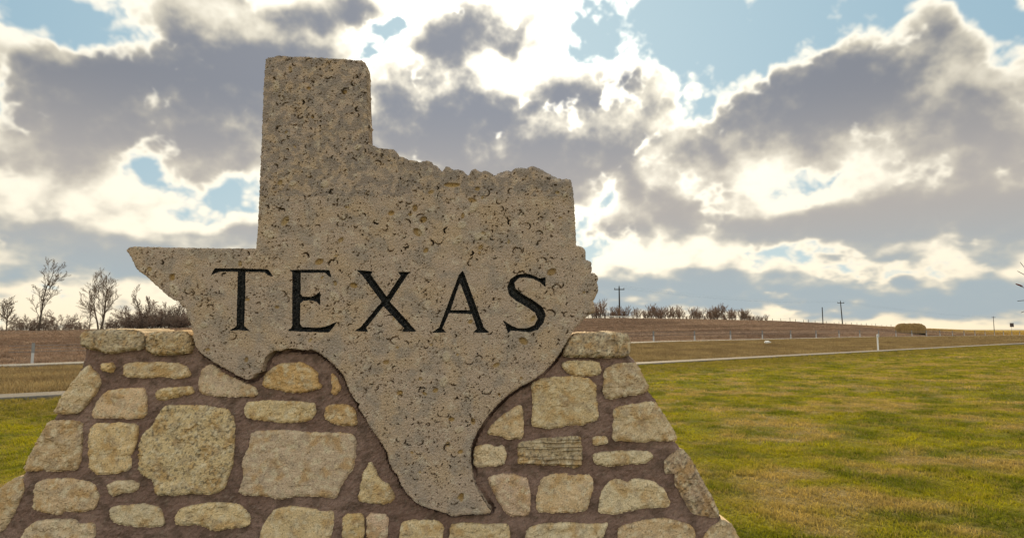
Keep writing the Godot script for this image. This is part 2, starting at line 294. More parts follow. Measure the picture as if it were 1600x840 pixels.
func make_materials():
	var fine := grain(3, 0.09, 4, 0.84, 1.0, 1024, 1.5)
	var specks := grain(33, 0.13, 3, 0.30, 1.0, 1024, 1.0, true)
	M.slab = surface(0.93, fine, 0.9, grain(4, 0.14, 3, 0, 1, 1024), 0.16)
	M.slab.detail_enabled = true
	M.slab.detail_albedo = specks
	M.slab.detail_blend_mode = BaseMaterial3D.BLEND_MODE_MUL
	M.paint = surface(0.55, grain(8, 0.2, 2, 0.35, 1.0, 512, 2.5), 0.35)
	M.stone = surface(0.92, grain(5, 0.06, 5, 0.80, 1.0, 1024, 1.6), 0.7, grain(6, 0.05, 5, 0, 1, 1024), 0.35)
	M.mortar = surface(0.96, grain(7, 0.16, 3, 0.66, 1.0, 1024, 1.6), 0.8, grain(9, 0.12, 4, 0, 1, 1024), 0.6)
	M.ground = surface(1.0, grain(12, 0.05, 5, 0.62, 1.0, 1024, 1.5), 3.0, null, 0, 0.1)
	M.concrete = surface(0.9, grain(14, 0.05, 5, 0.8, 1.0, 512, 1.4), 2.0)
	M.bark = surface(0.95, grain(15, 0.06, 4, 0.6, 1.0, 256), 0.5)
	M.twig = surface(0.95)
	M.metal = surface(0.5)
	M.metal.metallic = 0.6
	M.white = surface(0.6)
	M.hay = surface(1.0, grain(16, 0.06, 4, 0.5, 1.0, 512, 1.5), 1.5)
	M.blade = surface(0.8, null, 1.0, null, 0, 0.2)
	M.blade.backlight = Color(1.0, 1.0, 0.75)
	M.blade.backlight_enabled = true
	M.straw = surface(0.9, null, 1.0, null, 0, 0.1)
	M.straw.backlight_enabled = true
	M.straw.backlight = Color(0.5, 0.5, 0.5)


# ------------------------------------------------------------------ sky
const MACRO_W := 481
const MACRO_H := 121


func make_sky() -> Image:
	var t0 := Time.get_ticks_msec()
	# broad shapes on a 0.75 degree grid: how much cloud, and how deep it is
	var cover := PackedFloat32Array()
	var depth := PackedFloat32Array()
	cover.resize(MACRO_W * MACRO_H)
	depth.resize(MACRO_W * MACRO_H)
	for j in MACRO_H:
		var el := j * 0.75
		for i in MACRO_W:
			var az := i * 0.75 - 180.0
			var d := towards(az, el)
			var flat_ := Vector3(d.x, d.y * 2.2, d.z)
			var away := maxf(smoothstep(46.0, 66.0, absf(az)), smoothstep(36.0, 50.0, el))
			var c := 0.5
			var k := 0.0
			var gap := 0.0
			if away < 1.0:
				for b in BLUE_GAPS:
					var q := pow((az - b[0]) / b[2], 2) + pow((el - b[1]) / b[3], 2)
					if q < 6.0:
						gap += b[4] * exp(-0.9 * q)
				for b in GREY_CORES:
					var q := pow((az - b[0]) / b[2], 2) + pow((el - b[1]) / b[3], 2)
					if q < 6.0:
						k += b[4] * exp(-0.9 * q)
			c -= 1.15 * (1.0 - exp(-1.3 * gap))
			k = -0.20 + 1.38 * (1.0 - exp(-1.6 * k)) + 0.42 * noise_c.get_noise_3dv(flat_ * 4.0 + Vector3(5, 5, 5))
			if away > 0.0:
				var n := noise_c.get_noise_3dv(flat_ * 2.3)
				c = lerpf(c, -0.22 + 1.7 * n, away)
				k = lerpf(k, 0.22 + 1.3 * noise_c.get_noise_3dv(flat_ * 2.3 + Vector3(0.1, -0.12, 7.07)), away)
			cover[j * MACRO_W + i] = c
			depth[j * MACRO_W + i] = minf(k, 1.15)
	var w := 4096
	var h := 2048
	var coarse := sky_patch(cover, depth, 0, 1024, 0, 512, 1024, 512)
	var big := Image.create_from_data(1024, 512, false, Image.FORMAT_RGBF, coarse.to_byte_array())
	big.resize(w, h, Image.INTERPOLATE_CUBIC)
	# the part with small detail, at full fineness (columns count from straight ahead)
	var x1 := 570
	var y0 := 570
	var y1 := 1040
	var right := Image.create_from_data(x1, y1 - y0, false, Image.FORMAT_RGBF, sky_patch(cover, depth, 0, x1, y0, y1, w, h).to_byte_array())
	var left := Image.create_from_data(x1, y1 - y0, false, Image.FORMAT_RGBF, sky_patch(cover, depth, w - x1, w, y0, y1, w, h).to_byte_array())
	big.blit_rect(right, Rect2i(0, 0, x1, y1 - y0), Vector2i(0, y0))
	big.blit_rect(left, Rect2i(0, 0, x1, y1 - y0), Vector2i(w - x1, y0))
	print("sky ", Time.get_ticks_msec() - t0)
	return big


func towards(az: float, el: float) -> Vector3:
	var a := deg_to_rad(az)
	var e := deg_to_rad(el)
	return Vector3(sin(a) * cos(e), sin(e), -cos(a) * cos(e))


func macro(m: PackedFloat32Array, az: float, el: float) -> float:
	var x := clampf((wrapf(az, -180.0, 180.0) + 180.0) / 0.75, 0, MACRO_W - 1.01)
	var y := clampf(el / 0.75, 0, MACRO_H - 1.01)
	var i := int(x)
	var j := int(y)
	var k := j * MACRO_W + i
	x -= i
	y -= j
	return lerpf(lerpf(m[k], m[k + 1], x), lerpf(m[k + MACRO_W], m[k + MACRO_W + 1], x), y)


func sky_patch(cover: PackedFloat32Array, depth: PackedFloat32Array, x0: int, x1: int, y0: int, y1: int, w: int, h: int) -> PackedFloat32Array:
	var out := PackedFloat32Array()
	out.resize((x1 - x0) * (y1 - y0) * 3)
	var puff := FastNoiseLite.new()
	puff.seed = 91
	puff.noise_type = FastNoiseLite.TYPE_SIMPLEX_SMOOTH
	puff.frequency = 1.0
	puff.fractal_type = FastNoiseLite.FRACTAL_FBM
	puff.fractal_octaves = 6
	puff.fractal_gain = 0.55
	var sun := towards(SUN_AZIMUTH, SUN_ELEVATION)
	var at := 0
	for y in range(y0, y1):
		var el := 90.0 - (y + 0.5) * 180.0 / h
		var e := maxf(el, 0.0)
		var low := exp(-e / 7.0)
		var squash := lerpf(1.4, 3.4, exp(-e / 9.0))
		for x in range(x0, x1):
			if el < -1.5:
				out[at] = 0.30
				out[at + 1] = 0.29
				out[at + 2] = 0.25
				at += 3
				continue
			var az := wrapf((x + 0.5) * 360.0 / w, -180.0, 180.0)
			var d := towards(az, e)
			var p := Vector3(d.x, d.y * squash, d.z)
			var warp := noise_c.get_noise_3dv(p * 6.0 + Vector3(3, 8, 1))
			var warp2 := noise_c.get_noise_3dv(p * 6.0 + Vector3(9, 2, 5))
			var f := puff.get_noise_3dv(p * 8.0)
			var f_up := puff.get_noise_3dv((p + Vector3(0, 0.022, 0)) * 8.0)
			# rounded heads: folded noise, bulging outwards
			var head := absf(noise_b.get_noise_3dv(p * 14.0)) + 0.55 * absf(noise_b.get_noise_3dv(p * 31.0 + Vector3(4, 4, 4))) + 0.3 * absf(noise_b.get_noise_3dv(p * 66.0))
			head -= 0.55
			var az2 := az + 4.0 * warp
			var el2 := e + 2.2 * warp2 * (1.0 - 0.6 * low)
			var c := macro(cover, az2, el2) + 0.85 * f + 0.42 * head
			var k := macro(depth, az2, el2) + 0.58 * f + 0.18 * head + 0.75 * (f_up - f) + 0.9 * low * noise_c.get_noise_3dv(p * 17.0 + Vector3(2, 0, 6))
			c += 0.55 * maxf(k, 0.0)
			var near := d.dot(sun)
			var glow := exp(-(1.0 - near) / 0.022)
			var wide := exp(-(1.0 - near) / 0.14)
			var facing := 0.5 + 0.5 * near        # 1 towards the sun, 0 opposite: unseen lit clouds there, brightened further to light the slab
			# open air
			var r := lerpf(0.215, 0.62, low) + 0.20 * wide
			var g := lerpf(0.355, 0.68, low) + 0.18 * wide
			var b := lerpf(0.455, 0.62, low) + 0.13 * wide
			# cloud
			var thick := smoothstep(-0.16, 0.95, k)
			thick = lerpf(thick, pow(thick, 1.3), low)
			thick *= smoothstep(0.16, 0.62, c)
			var core := smoothstep(0.45, 1.15, k)
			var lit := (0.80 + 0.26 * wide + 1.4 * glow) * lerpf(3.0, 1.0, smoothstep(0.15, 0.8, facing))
			var deep := (0.285 + 0.10 * wide) * (1.0 - 0.34 * core)
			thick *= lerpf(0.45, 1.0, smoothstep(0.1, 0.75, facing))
			var cr := lerpf(lit, deep * lerpf(1.22, 0.93, core), thick)
			var cg := lerpf(lit * lerpf(0.945, 0.85, low), deep * lerpf(1.12, 0.985, core), thick)
			var cb := lerpf(lit * lerpf(0.80, 0.60, low), deep * lerpf(0.90, 1.12, core), thick)
			# low banks far off take the colour of the air between
			var air := 0.85 * (1.0 - smoothstep(10.5, 21.0, e)) * thick
			var grey := 1.0 - smoothstep(3.0, 11.0, e)
			cr = lerpf(cr, lerpf(0.40, 0.35, grey), air)
			cg = lerpf(cg, lerpf(0.37, 0.41, grey), air)
			cb = lerpf(cb, lerpf(0.34, 0.43, grey), air)
			var a := smoothstep(-0.20, 0.30, c)
			out[at] = lerpf(r, cr, a)
			out[at + 1] = lerpf(g, cg, a)
			out[at + 2] = lerpf(b, cb, a)
			at += 3
	return out


# ------------------------------------------------------------------ land
func along_away(x: float, z: float) -> Vector2:      # along the roads, away from the camera
	var p := Vector2(x, z) - ROAD_START
	return Vector2(p.dot(ROAD_ALONG), p.dot(ROAD_AWAY))


func spot(u: float, s: float) -> Vector3:
	var p := ROAD_START + ROAD_ALONG * u + ROAD_AWAY * s
	return Vector3(p.x, land(p.x, p.y), p.y)


func table(t: Array, u: float) -> float:
	if u <= t[0][0]:
		return t[0][1]
	for k in range(1, t.size()):
		if u < t[k][0]:
			var f: float = (u - t[k - 1][0]) / (t[k][0] - t[k - 1][0])
			return lerpf(t[k - 1][1], t[k][1], f)
	return t[t.size() - 1][1]


const BANK := [[-160, -0.8], [-58, -0.48], [0, 0.15], [56, 0.27], [160, 0.0], [420, 0.0]]
const RIDGE := [[-260, 0.8], [-100, 1.15], [-59, 1.28], [-45, 1.55], [-10, 2.6], [36, 3.9], [65, 4.05], [95, 4.0], [120, 3.6], [145, 2.95], [175, 2.45], [205, 1.9], [235, 1.15], [300, 0.7], [383, 0.4], [800, 0.0]]


func land(x: float, z: float) -> float:
	var q := along_away(x, z)
	var bank: float = table(BANK, q.x)
	var y := bank * smoothstep(-24.0, -3.0, q.y)
	if q.y > 2.0:
		var top: float = table(RIDGE, q.x)
		var f := clampf((q.y - 2.0) / 46.0, 0, 1)
		f = sin(f * PI / 2)
		y = lerpf(bank, top, f) * (1.0 - smoothstep(70.0, 420.0, q.y))
	var far_ := Vector2(x, z).length()
	y += 0.07 * noise_b.get_noise_2d(x * 0.11, z * 0.11) * smoothstep(9.0, 16.0, far_) * (1.0 - smoothstep(-29.0, -27.0, q.y) * (1.0 - smoothstep(3.0, 8.0, q.y)))
	return y


func lawn_colour(x: float, z: float) -> Color:
	var q := along_away(x, z)
	var a := noise_c.get_noise_2d(x * 0.34, z * 0.42)
	var b := noise_a.get_noise_2d(x * 0.9 + 40, z * 1.1)
	var dry := clampf(0.43 + 0.80 * a + 0.75 * b, 0, 1)
	var green := Color(0.295, 0.268, 0.020).lerp(Color(0.150, 0.162, 0.015), clampf(0.5 + 1.4 * noise_b.get_noise_2d(x * 0.7, z * 0.9 + 90), 0, 1))
	var col := green.lerp(Color(0.41, 0.30, 0.13), smoothstep(0.3, 0.95, dry))
	var strip := smoothstep(-31.8, -28.8, q.y + 1.2 * b)         # rough grass by the path
	return col.lerp(Color(0.175, 0.145, 0.038), 0.75 * strip)


func field_colour(u: float, s: float) -> Color:
	var row := noise_b.get_noise_2d(u * 0.015, s * 0.42) + 0.5 * noise_b.get_noise_2d(u * 0.03 + 50, s * 1.1)
	var patch := noise_c.get_noise_2d(u * 0.03, s * 0.05)
	var col := Color(0.25, 0.168, 0.120).lerp(Color(0.37, 0.258, 0.18), clampf(0.5 + 1.0 * row + 0.8 * patch, 0, 1))
	var gold := smoothstep(95.0, 200.0, u + 25.0 * patch)
	return col.lerp(Color(0.50, 0.33, 0.06), gold * 0.85)


func land_colour(x: float, z: float) -> Color:
	var q := along_away(x, z)
	if q.y < -26.0:
		return lawn_colour(x, z).lerp(Color(0.10, 0.085, 0.03), 0.3)
	if q.y < -1.0:
		var n := noise_c.get_noise_2d(x * 0.25, z * 0.25)
		return Color(0.20, 0.138, 0.062).lerp(Color(0.28, 0.205, 0.085), clampf(0.5 + n, 0, 1))
	return field_colour(q.x, q.y)


func build_ground():
	var b := Buf.new()
	var turns: Array[float] = []
	var a := -180.0
	while a < 180.0:
		turns.append(a)
		a += 0.6 if absf(a) < 52.0 else 4.0
	var n := turns.size()
	var radii: Array[float] = [0.0, 1.0]
	while radii[radii.size() - 1] < 5200.0:
		radii.append(radii[radii.size() - 1] * 1.035)
	for r in radii:
		for t in turns:
			var x: float = sin(deg_to_rad(t)) * r
			var z: float = -cos(deg_to_rad(t)) * r
			b.add(Vector3(x, land(x, z), z), land_colour(x, z))
	for k in radii.size() - 1:
		for j in n:
			var p := k * n + j
			var o := k * n + (j + 1) % n
			b.i.append_array([p, p + n, o + n, p, o + n, o])
	var g := put("ground", b.mesh(M.ground))
	g.set_meta("kind", "structure")
	g.set_meta("label", "wide grassy ground with lawn, brown verge and rising brown field")
	g.set_meta("category", "ground")
	# the two pale strips that run across behind the monument
	strip("concrete_path", -26.6, -25.6, 0.08, -75, 420, "narrow pale concrete path with a kerb face beyond the lawn", "path", Color(0.22, 0.19, 0.165))
	strip("road", -1.5, 0.6, 0.14, -110, 420, "pale concrete road beside the cable barrier posts", "road", Color(0.30, 0.275, 0.245))


func strip(called: String, s0: float, s1: float, high: float, u0: float, u1: float, label: String, category: String, col: Color):
	var b := Buf.new()
	var u := u0
	while u < u1:
		var v := u + (1.0 if u < 60 else 4.0)
		var y0 := table(BANK, u) * smoothstep(-24.0, -3.0, (s0 + s1) / 2) if s0 < -20 else table(BANK, u)
		var y1 := table(BANK, v) * smoothstep(-24.0, -3.0, (s0 + s1) / 2) if s0 < -20 else table(BANK, v)
		var w := 0.03 * noise_b.get_noise_1d(u * 0.4)
		var w1 := 0.03 * noise_b.get_noise_1d(v * 0.4)
		var tone := col * (1.0 + 0.18 * noise_c.get_noise_2d(u * 0.2, s0))
		tone.a = 1
		var p := [flat(u, s0 + w, y0 - 0.4), flat(v, s0 + w1, y1 - 0.4), flat(u, s0 + w, y0 + high - 0.02), flat(v, s0 + w1, y1 + high - 0.02), flat(u, s0 + 0.02 + w, y0 + high), flat(v, s0 + 0.02 + w1, y1 + high), flat(u, s1, y0 + high), flat(v, s1, y1 + high), flat(u, s1, y0 - 0.4), flat(v, s1, y1 - 0.4)]
		for k in [0, 2, 4, 6]:
			b.quad(p[k], p[k + 2], p[k + 3], p[k + 1], tone)
		u = v
	var o := put(called, b.mesh(M.concrete))
	o.set_meta("kind", "structure")
	o.set_meta("label", label)
	o.set_meta("category", category)


func flat(u: float, s: float, y: float) -> Vector3:
	var p := ROAD_START + ROAD_ALONG * u + ROAD_AWAY * s
	return Vector3(p.x, y, p.y)


# ------------------------------------------------------------------ relief: an outline with a modelled front
class Grid:
	var x0: float
	var y0: float
	var nx: int
	var ny: int
	var cell: float
	var far_: float
	var sd: PackedFloat32Array        # distance inside the outline, positive within
	var z: PackedFloat32Array
	var col: PackedColorArray

	func px(i: int) -> float:
		return x0 + (i % nx) * cell

	func py(i: int) -> float:
		return y0 + (i / nx) * cell


func points(flat_list: Array) -> PackedVector2Array:
	var p := PackedVector2Array()
	for k in range(0, flat_list.size(), 2):
		p.append(Vector2(flat_list[k], flat_list[k + 1]))
	return p


func softened(p: PackedVector2Array, jitter: float, seed_of: float, times := 2) -> PackedVector2Array:
	# corners cut, then a ragged edge
	for t in times:
		var q := PackedVector2Array()
		for k in p.size():
			var a := p[k]
			var b := p[(k + 1) % p.size()]
			q.append(a.lerp(b, 0.14))
			q.append(a.lerp(b, 0.86))
		p = q
	for k in p.size():
		p[k] += Vector2(noise_a.get_noise_2d(p[k].x * 14 + seed_of, p[k].y * 14), noise_a.get_noise_2d(p[k].x * 14, p[k].y * 14 + seed_of)) * jitter
	return p


func empty_grid(lo: Vector2, hi: Vector2, cell: float, far_: float) -> Grid:
	var g := Grid.new()
	g.cell = cell
	g.far_ = far_
	g.x0 = lo.x - 2.5 * cell
	g.y0 = lo.y - 2.5 * cell
	g.nx = int((hi.x - lo.x) / cell) + 6
	g.ny = int((hi.y - lo.y) / cell) + 6
	g.z.resize(g.nx * g.ny)
	g.col.resize(g.nx * g.ny)
	return g


func distances(g: Grid, outlines: Array) -> PackedFloat32Array:
	var sd := PackedFloat32Array()
	sd.resize(g.nx * g.ny)
	sd.fill(-g.far_)
	var near := PackedFloat32Array()
	near.resize(g.nx * g.ny)
	near.fill(g.far_)
	for poly: PackedVector2Array in outlines:
		for k in poly.size():
			var a := poly[k]
			var b := poly[(k + 1) % poly.size()]
			var ab := b - a
			var l2 := maxf(ab.length_squared(), 1e-12)
			var i0 := clampi(int((minf(a.x, b.x) - g.far_ - g.x0) / g.cell), 0, g.nx - 1)
			var i1 := clampi(int((maxf(a.x, b.x) + g.far_ - g.x0) / g.cell) + 1, 0, g.nx - 1)
			var j0 := clampi(int((minf(a.y, b.y) - g.far_ - g.y0) / g.cell), 0, g.ny - 1)
			var j1 := clampi(int((maxf(a.y, b.y) + g.far_ - g.y0) / g.cell) + 1, 0, g.ny - 1)
			for j in range(j0, j1 + 1):
				var y := g.y0 + j * g.cell - a.y
				var row := j * g.nx
				for i in range(i0, i1 + 1):
					var x := g.x0 + i * g.cell - a.x
					var t := clampf((x * ab.x + y * ab.y) / l2, 0, 1)
					var dx := x - ab.x * t
					var dy := y - ab.y * t
					var d := sqrt(dx * dx + dy * dy)
					if d < near[row + i]:
						near[row + i] = d
	for j in g.ny:
		var y := g.y0 + j * g.cell
		var cuts: Array[float] = []
		for poly: PackedVector2Array in outlines:
			var a := poly[poly.size() - 1]
			for b in poly:
				if (a.y > y) != (b.y > y):
					cuts.append(a.x + (y - a.y) / (b.y - a.y) * (b.x - a.x))
				a = b
		cuts.sort()
		for k in range(0, cuts.size() - 1, 2):
			var i0 := maxi(0, ceili((cuts[k] - g.x0) / g.cell))
			var i1 := mini(g.nx - 1, floori((cuts[k + 1] - g.x0) / g.cell))
			for i in range(i0, i1 + 1):
				sd[j * g.nx + i] = g.far_
	for k in sd.size():
		sd[k] = near[k] if sd[k] > 0 else -near[k]
	return sd


# triangles of the grid where f > 0, cut cleanly along f = 0; the cut edge runs back to z = back
func carve(g: Grid, f: PackedFloat32Array, b: Buf, back: float, rings: Array, rough := 0.0, tone := Color(0, 0, 0, 0)):
	var ids := PackedInt32Array()
	ids.resize(f.size())
	ids.fill(-1)
	var cut := {}
	var corner := PackedInt32Array([0, 0, 0])
	var total := f.size()
	for j in g.ny - 1:
		for i in g.nx - 1:
			var a := j * g.nx + i
			var c := a + g.nx
			var n := int(f[a] > 0) + int(f[a + 1] > 0) + int(f[c] > 0) + int(f[c + 1] > 0)
			if n == 0:
				continue
			for half in 2:
				if half == 0:
					corner[0] = a
					corner[1] = c
					corner[2] = c + 1
				else:
					corner[0] = a
					corner[1] = c + 1
					corner[2] = a + 1
				var inside := int(f[corner[0]] > 0) + int(f[corner[1]] > 0) + int(f[corner[2]] > 0)
				if inside == 0:
					continue
				for q in 3:
					var v := corner[q]
					if f[v] > 0 and ids[v] < 0:
						ids[v] = b.add(Vector3(g.x0 + (v % g.nx) * g.cell, g.y0 + (v / g.nx) * g.cell, g.z[v]), g.col[v])
				if inside == 3:
					b.i.append(ids[corner[0]])
					b.i.append(ids[corner[1]])
					b.i.append(ids[corner[2]])
					continue
				# walk the three edges, keep the inside corners and the points where the edge is crossed
				var ring: Array[int] = []
				var crossed: Array[int] = []
				for q in 3:
					var p0 := corner[q]
					var p1 := corner[(q + 1) % 3]
					if f[p0] > 0:
						ring.append(ids[p0])
					if (f[p0] > 0) != (f[p1] > 0):
						var key := mini(p0, p1) * total + maxi(p0, p1)
						if not cut.has(key):
							var t := f[p0] / (f[p0] - f[p1])
							var w0 := Vector3(g.x0 + (p0 % g.nx) * g.cell, g.y0 + (p0 / g.nx) * g.cell, g.z[p0])
							var w1 := Vector3(g.x0 + (p1 % g.nx) * g.cell, g.y0 + (p1 / g.nx) * g.cell, g.z[p1])
							var m := w0.lerp(w1, t)
							m.z = g.z[p0] if f[p0] > 0 else g.z[p1]
							cut[key] = b.add(m, g.col[p0] if f[p0] > 0 else g.col[p1])
						ring.append(cut[key])
						crossed.append(cut[key])
						if f[p0] > 0:
							crossed.reverse()
				b.i.append(ring[0])
				b.i.append(ring[1])
				b.i.append(ring[2])
				if ring.size() == 4:
					b.i.append(ring[0])
					b.i.append(ring[2])
					b.i.append(ring[3])
				if rings.is_empty() or crossed.size() < 2:
					continue
				var first: int = crossed[0]
				var second: int = crossed[1]
				# order so that the side faces outwards: follow the ring's own direction
				var at := ring.find(first)
				if ring[(at + 1) % ring.size()] != second:
					var sw := first
					first = second
					second = sw
				for depth in rings:
					var n0 := lower(b, first, depth, back, rough, cut, tone)
					var n1 := lower(b, second, depth, back, rough, cut, tone)
					b.i.append_array([first, n0, n1, first, n1, second])
					first = n0
					second = n1


func lower(b: Buf, id: int, depth: float, back: float, rough: float, cut: Dictionary, tone: Color) -> int:
	var key := -1 - id
	if cut.has(key):
		return cut[key]
	var p := b.v[id]
	var n := rough * (noise_a.get_noise_3d(p.x * 7, p.y * 7, depth * 3) + 0.35 * noise_b.get_noise_3d(p.x * 40, p.y * 40, depth * 18))
	var q := Vector3(p.x + n, p.y + n * 0.7, lerpf(p.z, back, depth) if depth >= 1.0 else p.z + (back - p.z) * depth)
	var col := b.c[id]
	if tone.a > 0.0:
		col = tone * (1.0 + 0.45 * noise_a.get_noise_3d(q.x * 7, q.y * 7, q.z * 7) + 0.2 * noise_b.get_noise_3d(q.x * 40, q.y * 40, q.z * 40))
	cut[key] = b.add(q, col)
	return cut[key]


func backing(b: Buf, outline: PackedVector2Array, z: float, col: Color):
	var first := b.v.size()
	for p in outline:
		b.add(Vector3(p.x, p.y, z), col)
	var t := Geometry2D.triangulate_polygon(outline)
	for k in range(0, t.size(), 3):
		b.i.append_array([first + t[k], first + t[k + 1], first + t[k + 2]])


# ------------------------------------------------------------------ the monument
func build_monument():
	var t0 := Time.get_ticks_msec()
	var outline := points(SLAB_OUTLINE)
	build_slab(outline)
	print("slab ", Time.get_ticks_msec() - t0)
	build_wall(outline)
	print("wall ", Time.get_ticks_msec() - t0)


func build_slab(outline: PackedVector2Array):
	var face_z := -4.0
	var root := thing("carved_slab", Vector3(-0.55, 0.43, face_z), "tall pale shell-limestone slab cut to the outline of Texas with black engraved TEXAS", "stone monument")
	var shift := Vector2(-0.55, 0.43)
	var own := PackedVector2Array()
	for p in outline:
		own.append(p - shift)
	var lo := own[0]
	var hi := own[0]
	for p in own:
		lo = lo.min(p)
		hi = hi.max(p)
	var g := empty_grid(lo, hi, 0.0042, 0.07)
	g.sd = distances(g, [own])
	var n := g.nx * g.ny
	# ragged edge
	for k in n:
		var d := g.sd[k]
		if absf(d) < 0.03:
			var x := g.px(k)
			var y := g.py(k)
			g.sd[k] = d + 0.0045 * noise_a.get_noise_2d(x * 30, y * 30) + 0.002 * noise_b.get_noise_2d(x * 90, y * 90)
	var letters := []
	var engraved := PackedFloat32Array()
	engraved.resize(n)
	engraved.fill(-1.0)
	for set_ in LETTER_OUTLINES:
		var polys := []
		for l in set_:
			var p := points(l)
			for k in p.size():
				p[k] -= shift
			polys.append(p)
		letters.append(polys)
	var letter_grids := []
	for polys in letters:
		var llo: Vector2 = polys[0][0]
		var lhi := llo
		for p in polys[0]:
			llo = llo.min(p)
			lhi = lhi.max(p)
		var lg := Grid.new()        # a window of the big grid
		var i0 := int((llo.x - g.x0) / g.cell) - 3
		var j0 := int((llo.y - g.y0) / g.cell) - 3
		lg.cell = g.cell
		lg.far_ = 0.03
		lg.nx = int((lhi.x - llo.x) / g.cell) + 8
		lg.ny = int((lhi.y - llo.y) / g.cell) + 8
		lg.x0 = g.x0 + i0 * g.cell
		lg.y0 = g.y0 + j0 * g.cell
		lg.sd = distances(lg, polys)
		for j in lg.ny:
			for i in lg.nx:
				var d := lg.sd[j * lg.nx + i]
				var x := lg.x0 + i * lg.cell
				var y := lg.y0 + j * lg.cell
				d += 0.0028 * noise_a.get_noise_2d(x * 55, y * 55)
				lg.sd[j * lg.nx + i] = d
				engraved[(j0 + j) * g.nx + i0 + i] = d
		letter_grids.append([lg, i0, j0])
	# the face
	var base := Color(0.465, 0.352, 0.270)
	for k in n:
		var d := g.sd[k]
		if d < -0.02:
			continue
		var x := g.px(k)
		var y := g.py(k)
		var wide := noise_c.get_noise_2d(x * 2.2, y * 2.2)
		var fine := noise_b.get_noise_2d(x * 70, y * 70)
		# tooled arris: a little round all over, more along the broken top and right edges
		var round_ := 0.010 + 0.007 * noise_b.get_noise_2d(x * 6, y * 6 + 50)
		if x > 0.42 and y > 2.1:
			round_ = 0.035 + 0.02 * noise_b.get_noise_2d(x * 12, y * 12)
		elif x > 0.95 and y > 1.0:
			round_ = 0.022 + 0.014 * noise_b.get_noise_2d(x * 10, y * 10)
		var z := 0.004 * wide + 0.0022 * fine + 0.004 * noise_a.get_noise_2d(x * 9 + 7, y * 9)
		if d < round_:
			var e := round_ - maxf(d, 0.0)
			z -= round_ - sqrt(maxf(round_ * round_ - e * e, 0.0))
		g.z[k] = z
		var c := base
		var warm := noise_c.get_noise_2d(x * 3.1 + 30, y * 3.1)
		c = c.lerp(Color(0.49, 0.358, 0.245), clampf(0.35 + 1.6 * warm, 0, 1))
		c = c.lerp(Color(0.35, 0.285, 0.235), clampf(1.8 * noise_c.get_noise_2d(x * 5.0, y * 5.0 + 70), 0, 0.75))
		var pale := smoothstep(0.25, 0.55, noise_c.get_noise_2d(x * 11 + 12, y * 11))
		c = c.lerp(Color(0.62, 0.52, 0.40), 0.5 * pale)
		# grey weathering on the broken top edge and the head of the panhandle, in mottles
		var wear := smoothstep(0.16, 0.02, d) * (1.0 if y > 2.05 else 0.0)
		var mottle := smoothstep(-0.12, 0.2, noise_a.get_noise_2d(x * 13 + 3, y * 13) + 0.5 * wear - 0.32)
		c = c.lerp(Color(0.235, 0.195, 0.175), 0.62 * mottle * float(wear > 0.0))
		c = c * (1.0 + 0.10 * fine + 0.12 * noise_b.get_noise_2d(x * 150, y * 150))
		g.col[k] = c
	# shells, casts and pin holes; shade inside pits and casts is put into the colour
	var r := RandomNumberGenerator.new()
	r.seed = 99
	var made := 0
	for tries in 25000:
		var p := Vector2(r.randf_range(lo.x, hi.x), r.randf_range(lo.y, hi.y))
		var k := grid_index(g, p)
		if g.sd[k] < 0.004:
			continue
		var crowd := 0.5 - 0.6 * exp(-Vector2((p.x + shift.x + 0.26) / 0.17, (p.y + shift.y - 1.93) / 0.14).length_squared()) + 1.1 * noise_c.get_noise_2d(p.x * 3.4, p.y * 3.4 + 11) + 0.5 * noise_b.get_noise_2d(p.x * 14, p.y * 14)
		if r.randf() > crowd:
			continue
		made += 1
		var size := r.randf_range(0.0012, 0.0029) * (1.0 + (0.7 if r.randf() < 0.10 else 0.0))
		var turn := r.randf() * PI
		var stretch := r.randf_range(1.0, 2.6)
		var pit_shade := Color(0.34, 0.245, 0.155).lerp(Color(0.42, 0.315, 0.22), r.randf())
		hollow(g, p, size, turn, stretch, size * r.randf_range(2.6, 5.0), pit_shade, 0.6)
	for tries in 13000:      # flecks of dark lichen lying on the face, apart from the pits
		var p := Vector2(r.randf_range(lo.x, hi.x), r.randf_range(lo.y, hi.y))
		if g.sd[grid_index(g, p)] < 0.004 or r.randf() > 0.55 + 1.2 * noise_c.get_noise_2d(p.x * 2.6 + 21, p.y * 2.6):
			continue
		hollow(g, p, r.randf_range(0.0013, 0.0028), r.randf() * PI, r.randf_range(1.0, 2.4), 0.0, Color(0.085, 0.070, 0.052).lerp(Color(0.20, 0.155, 0.105), r.randf()), 0.85)
	for tries in 420:      # curved casts of shells
		var p := Vector2(r.randf_range(lo.x, hi.x), r.randf_range(lo.y, hi.y))
		if g.sd[grid_index(g, p)] < 0.03:
			continue
		var radius := r.randf_range(0.008, 0.032) * r.randf_range(0.6, 1.0)
		var from := r.randf() * TAU
		var sweep := r.randf_range(0.9, 3.6)
		var steps := int(radius * sweep / 0.004) + 2
		var pit_shade := Color(0.34, 0.24, 0.14).lerp(Color(0.43, 0.32, 0.21), r.randf())
		for s in steps + 1:
			var a := from + sweep * s / steps
			var w := sin(PI * (s + 0.5) / (steps + 1))
			hollow(g, p + Vector2(cos(a), sin(a) * 0.85) * radius, 0.0018 + 0.0016 * w, 0, 1, 0.011 * w + 0.003, pit_shade, 0.5)
	for tries in 120:      # ochre hollows
		var p := Vector2(r.randf_range(lo.x, hi.x), r.randf_range(lo.y, hi.y))
		if g.sd[grid_index(g, p)] < 0.03:
			continue
		var size := r.randf_range(0.006, 0.014) * (1.5 if r.randf() < 0.15 else 1.0)
		var ochre := Color(0.38, 0.235, 0.08).lerp(Color(0.46, 0.33, 0.16), r.randf())
		hollow(g, p, size, r.randf() * PI, r.randf_range(1.1, 1.9), size * r.randf_range(0.5, 0.9), ochre, 0.8)
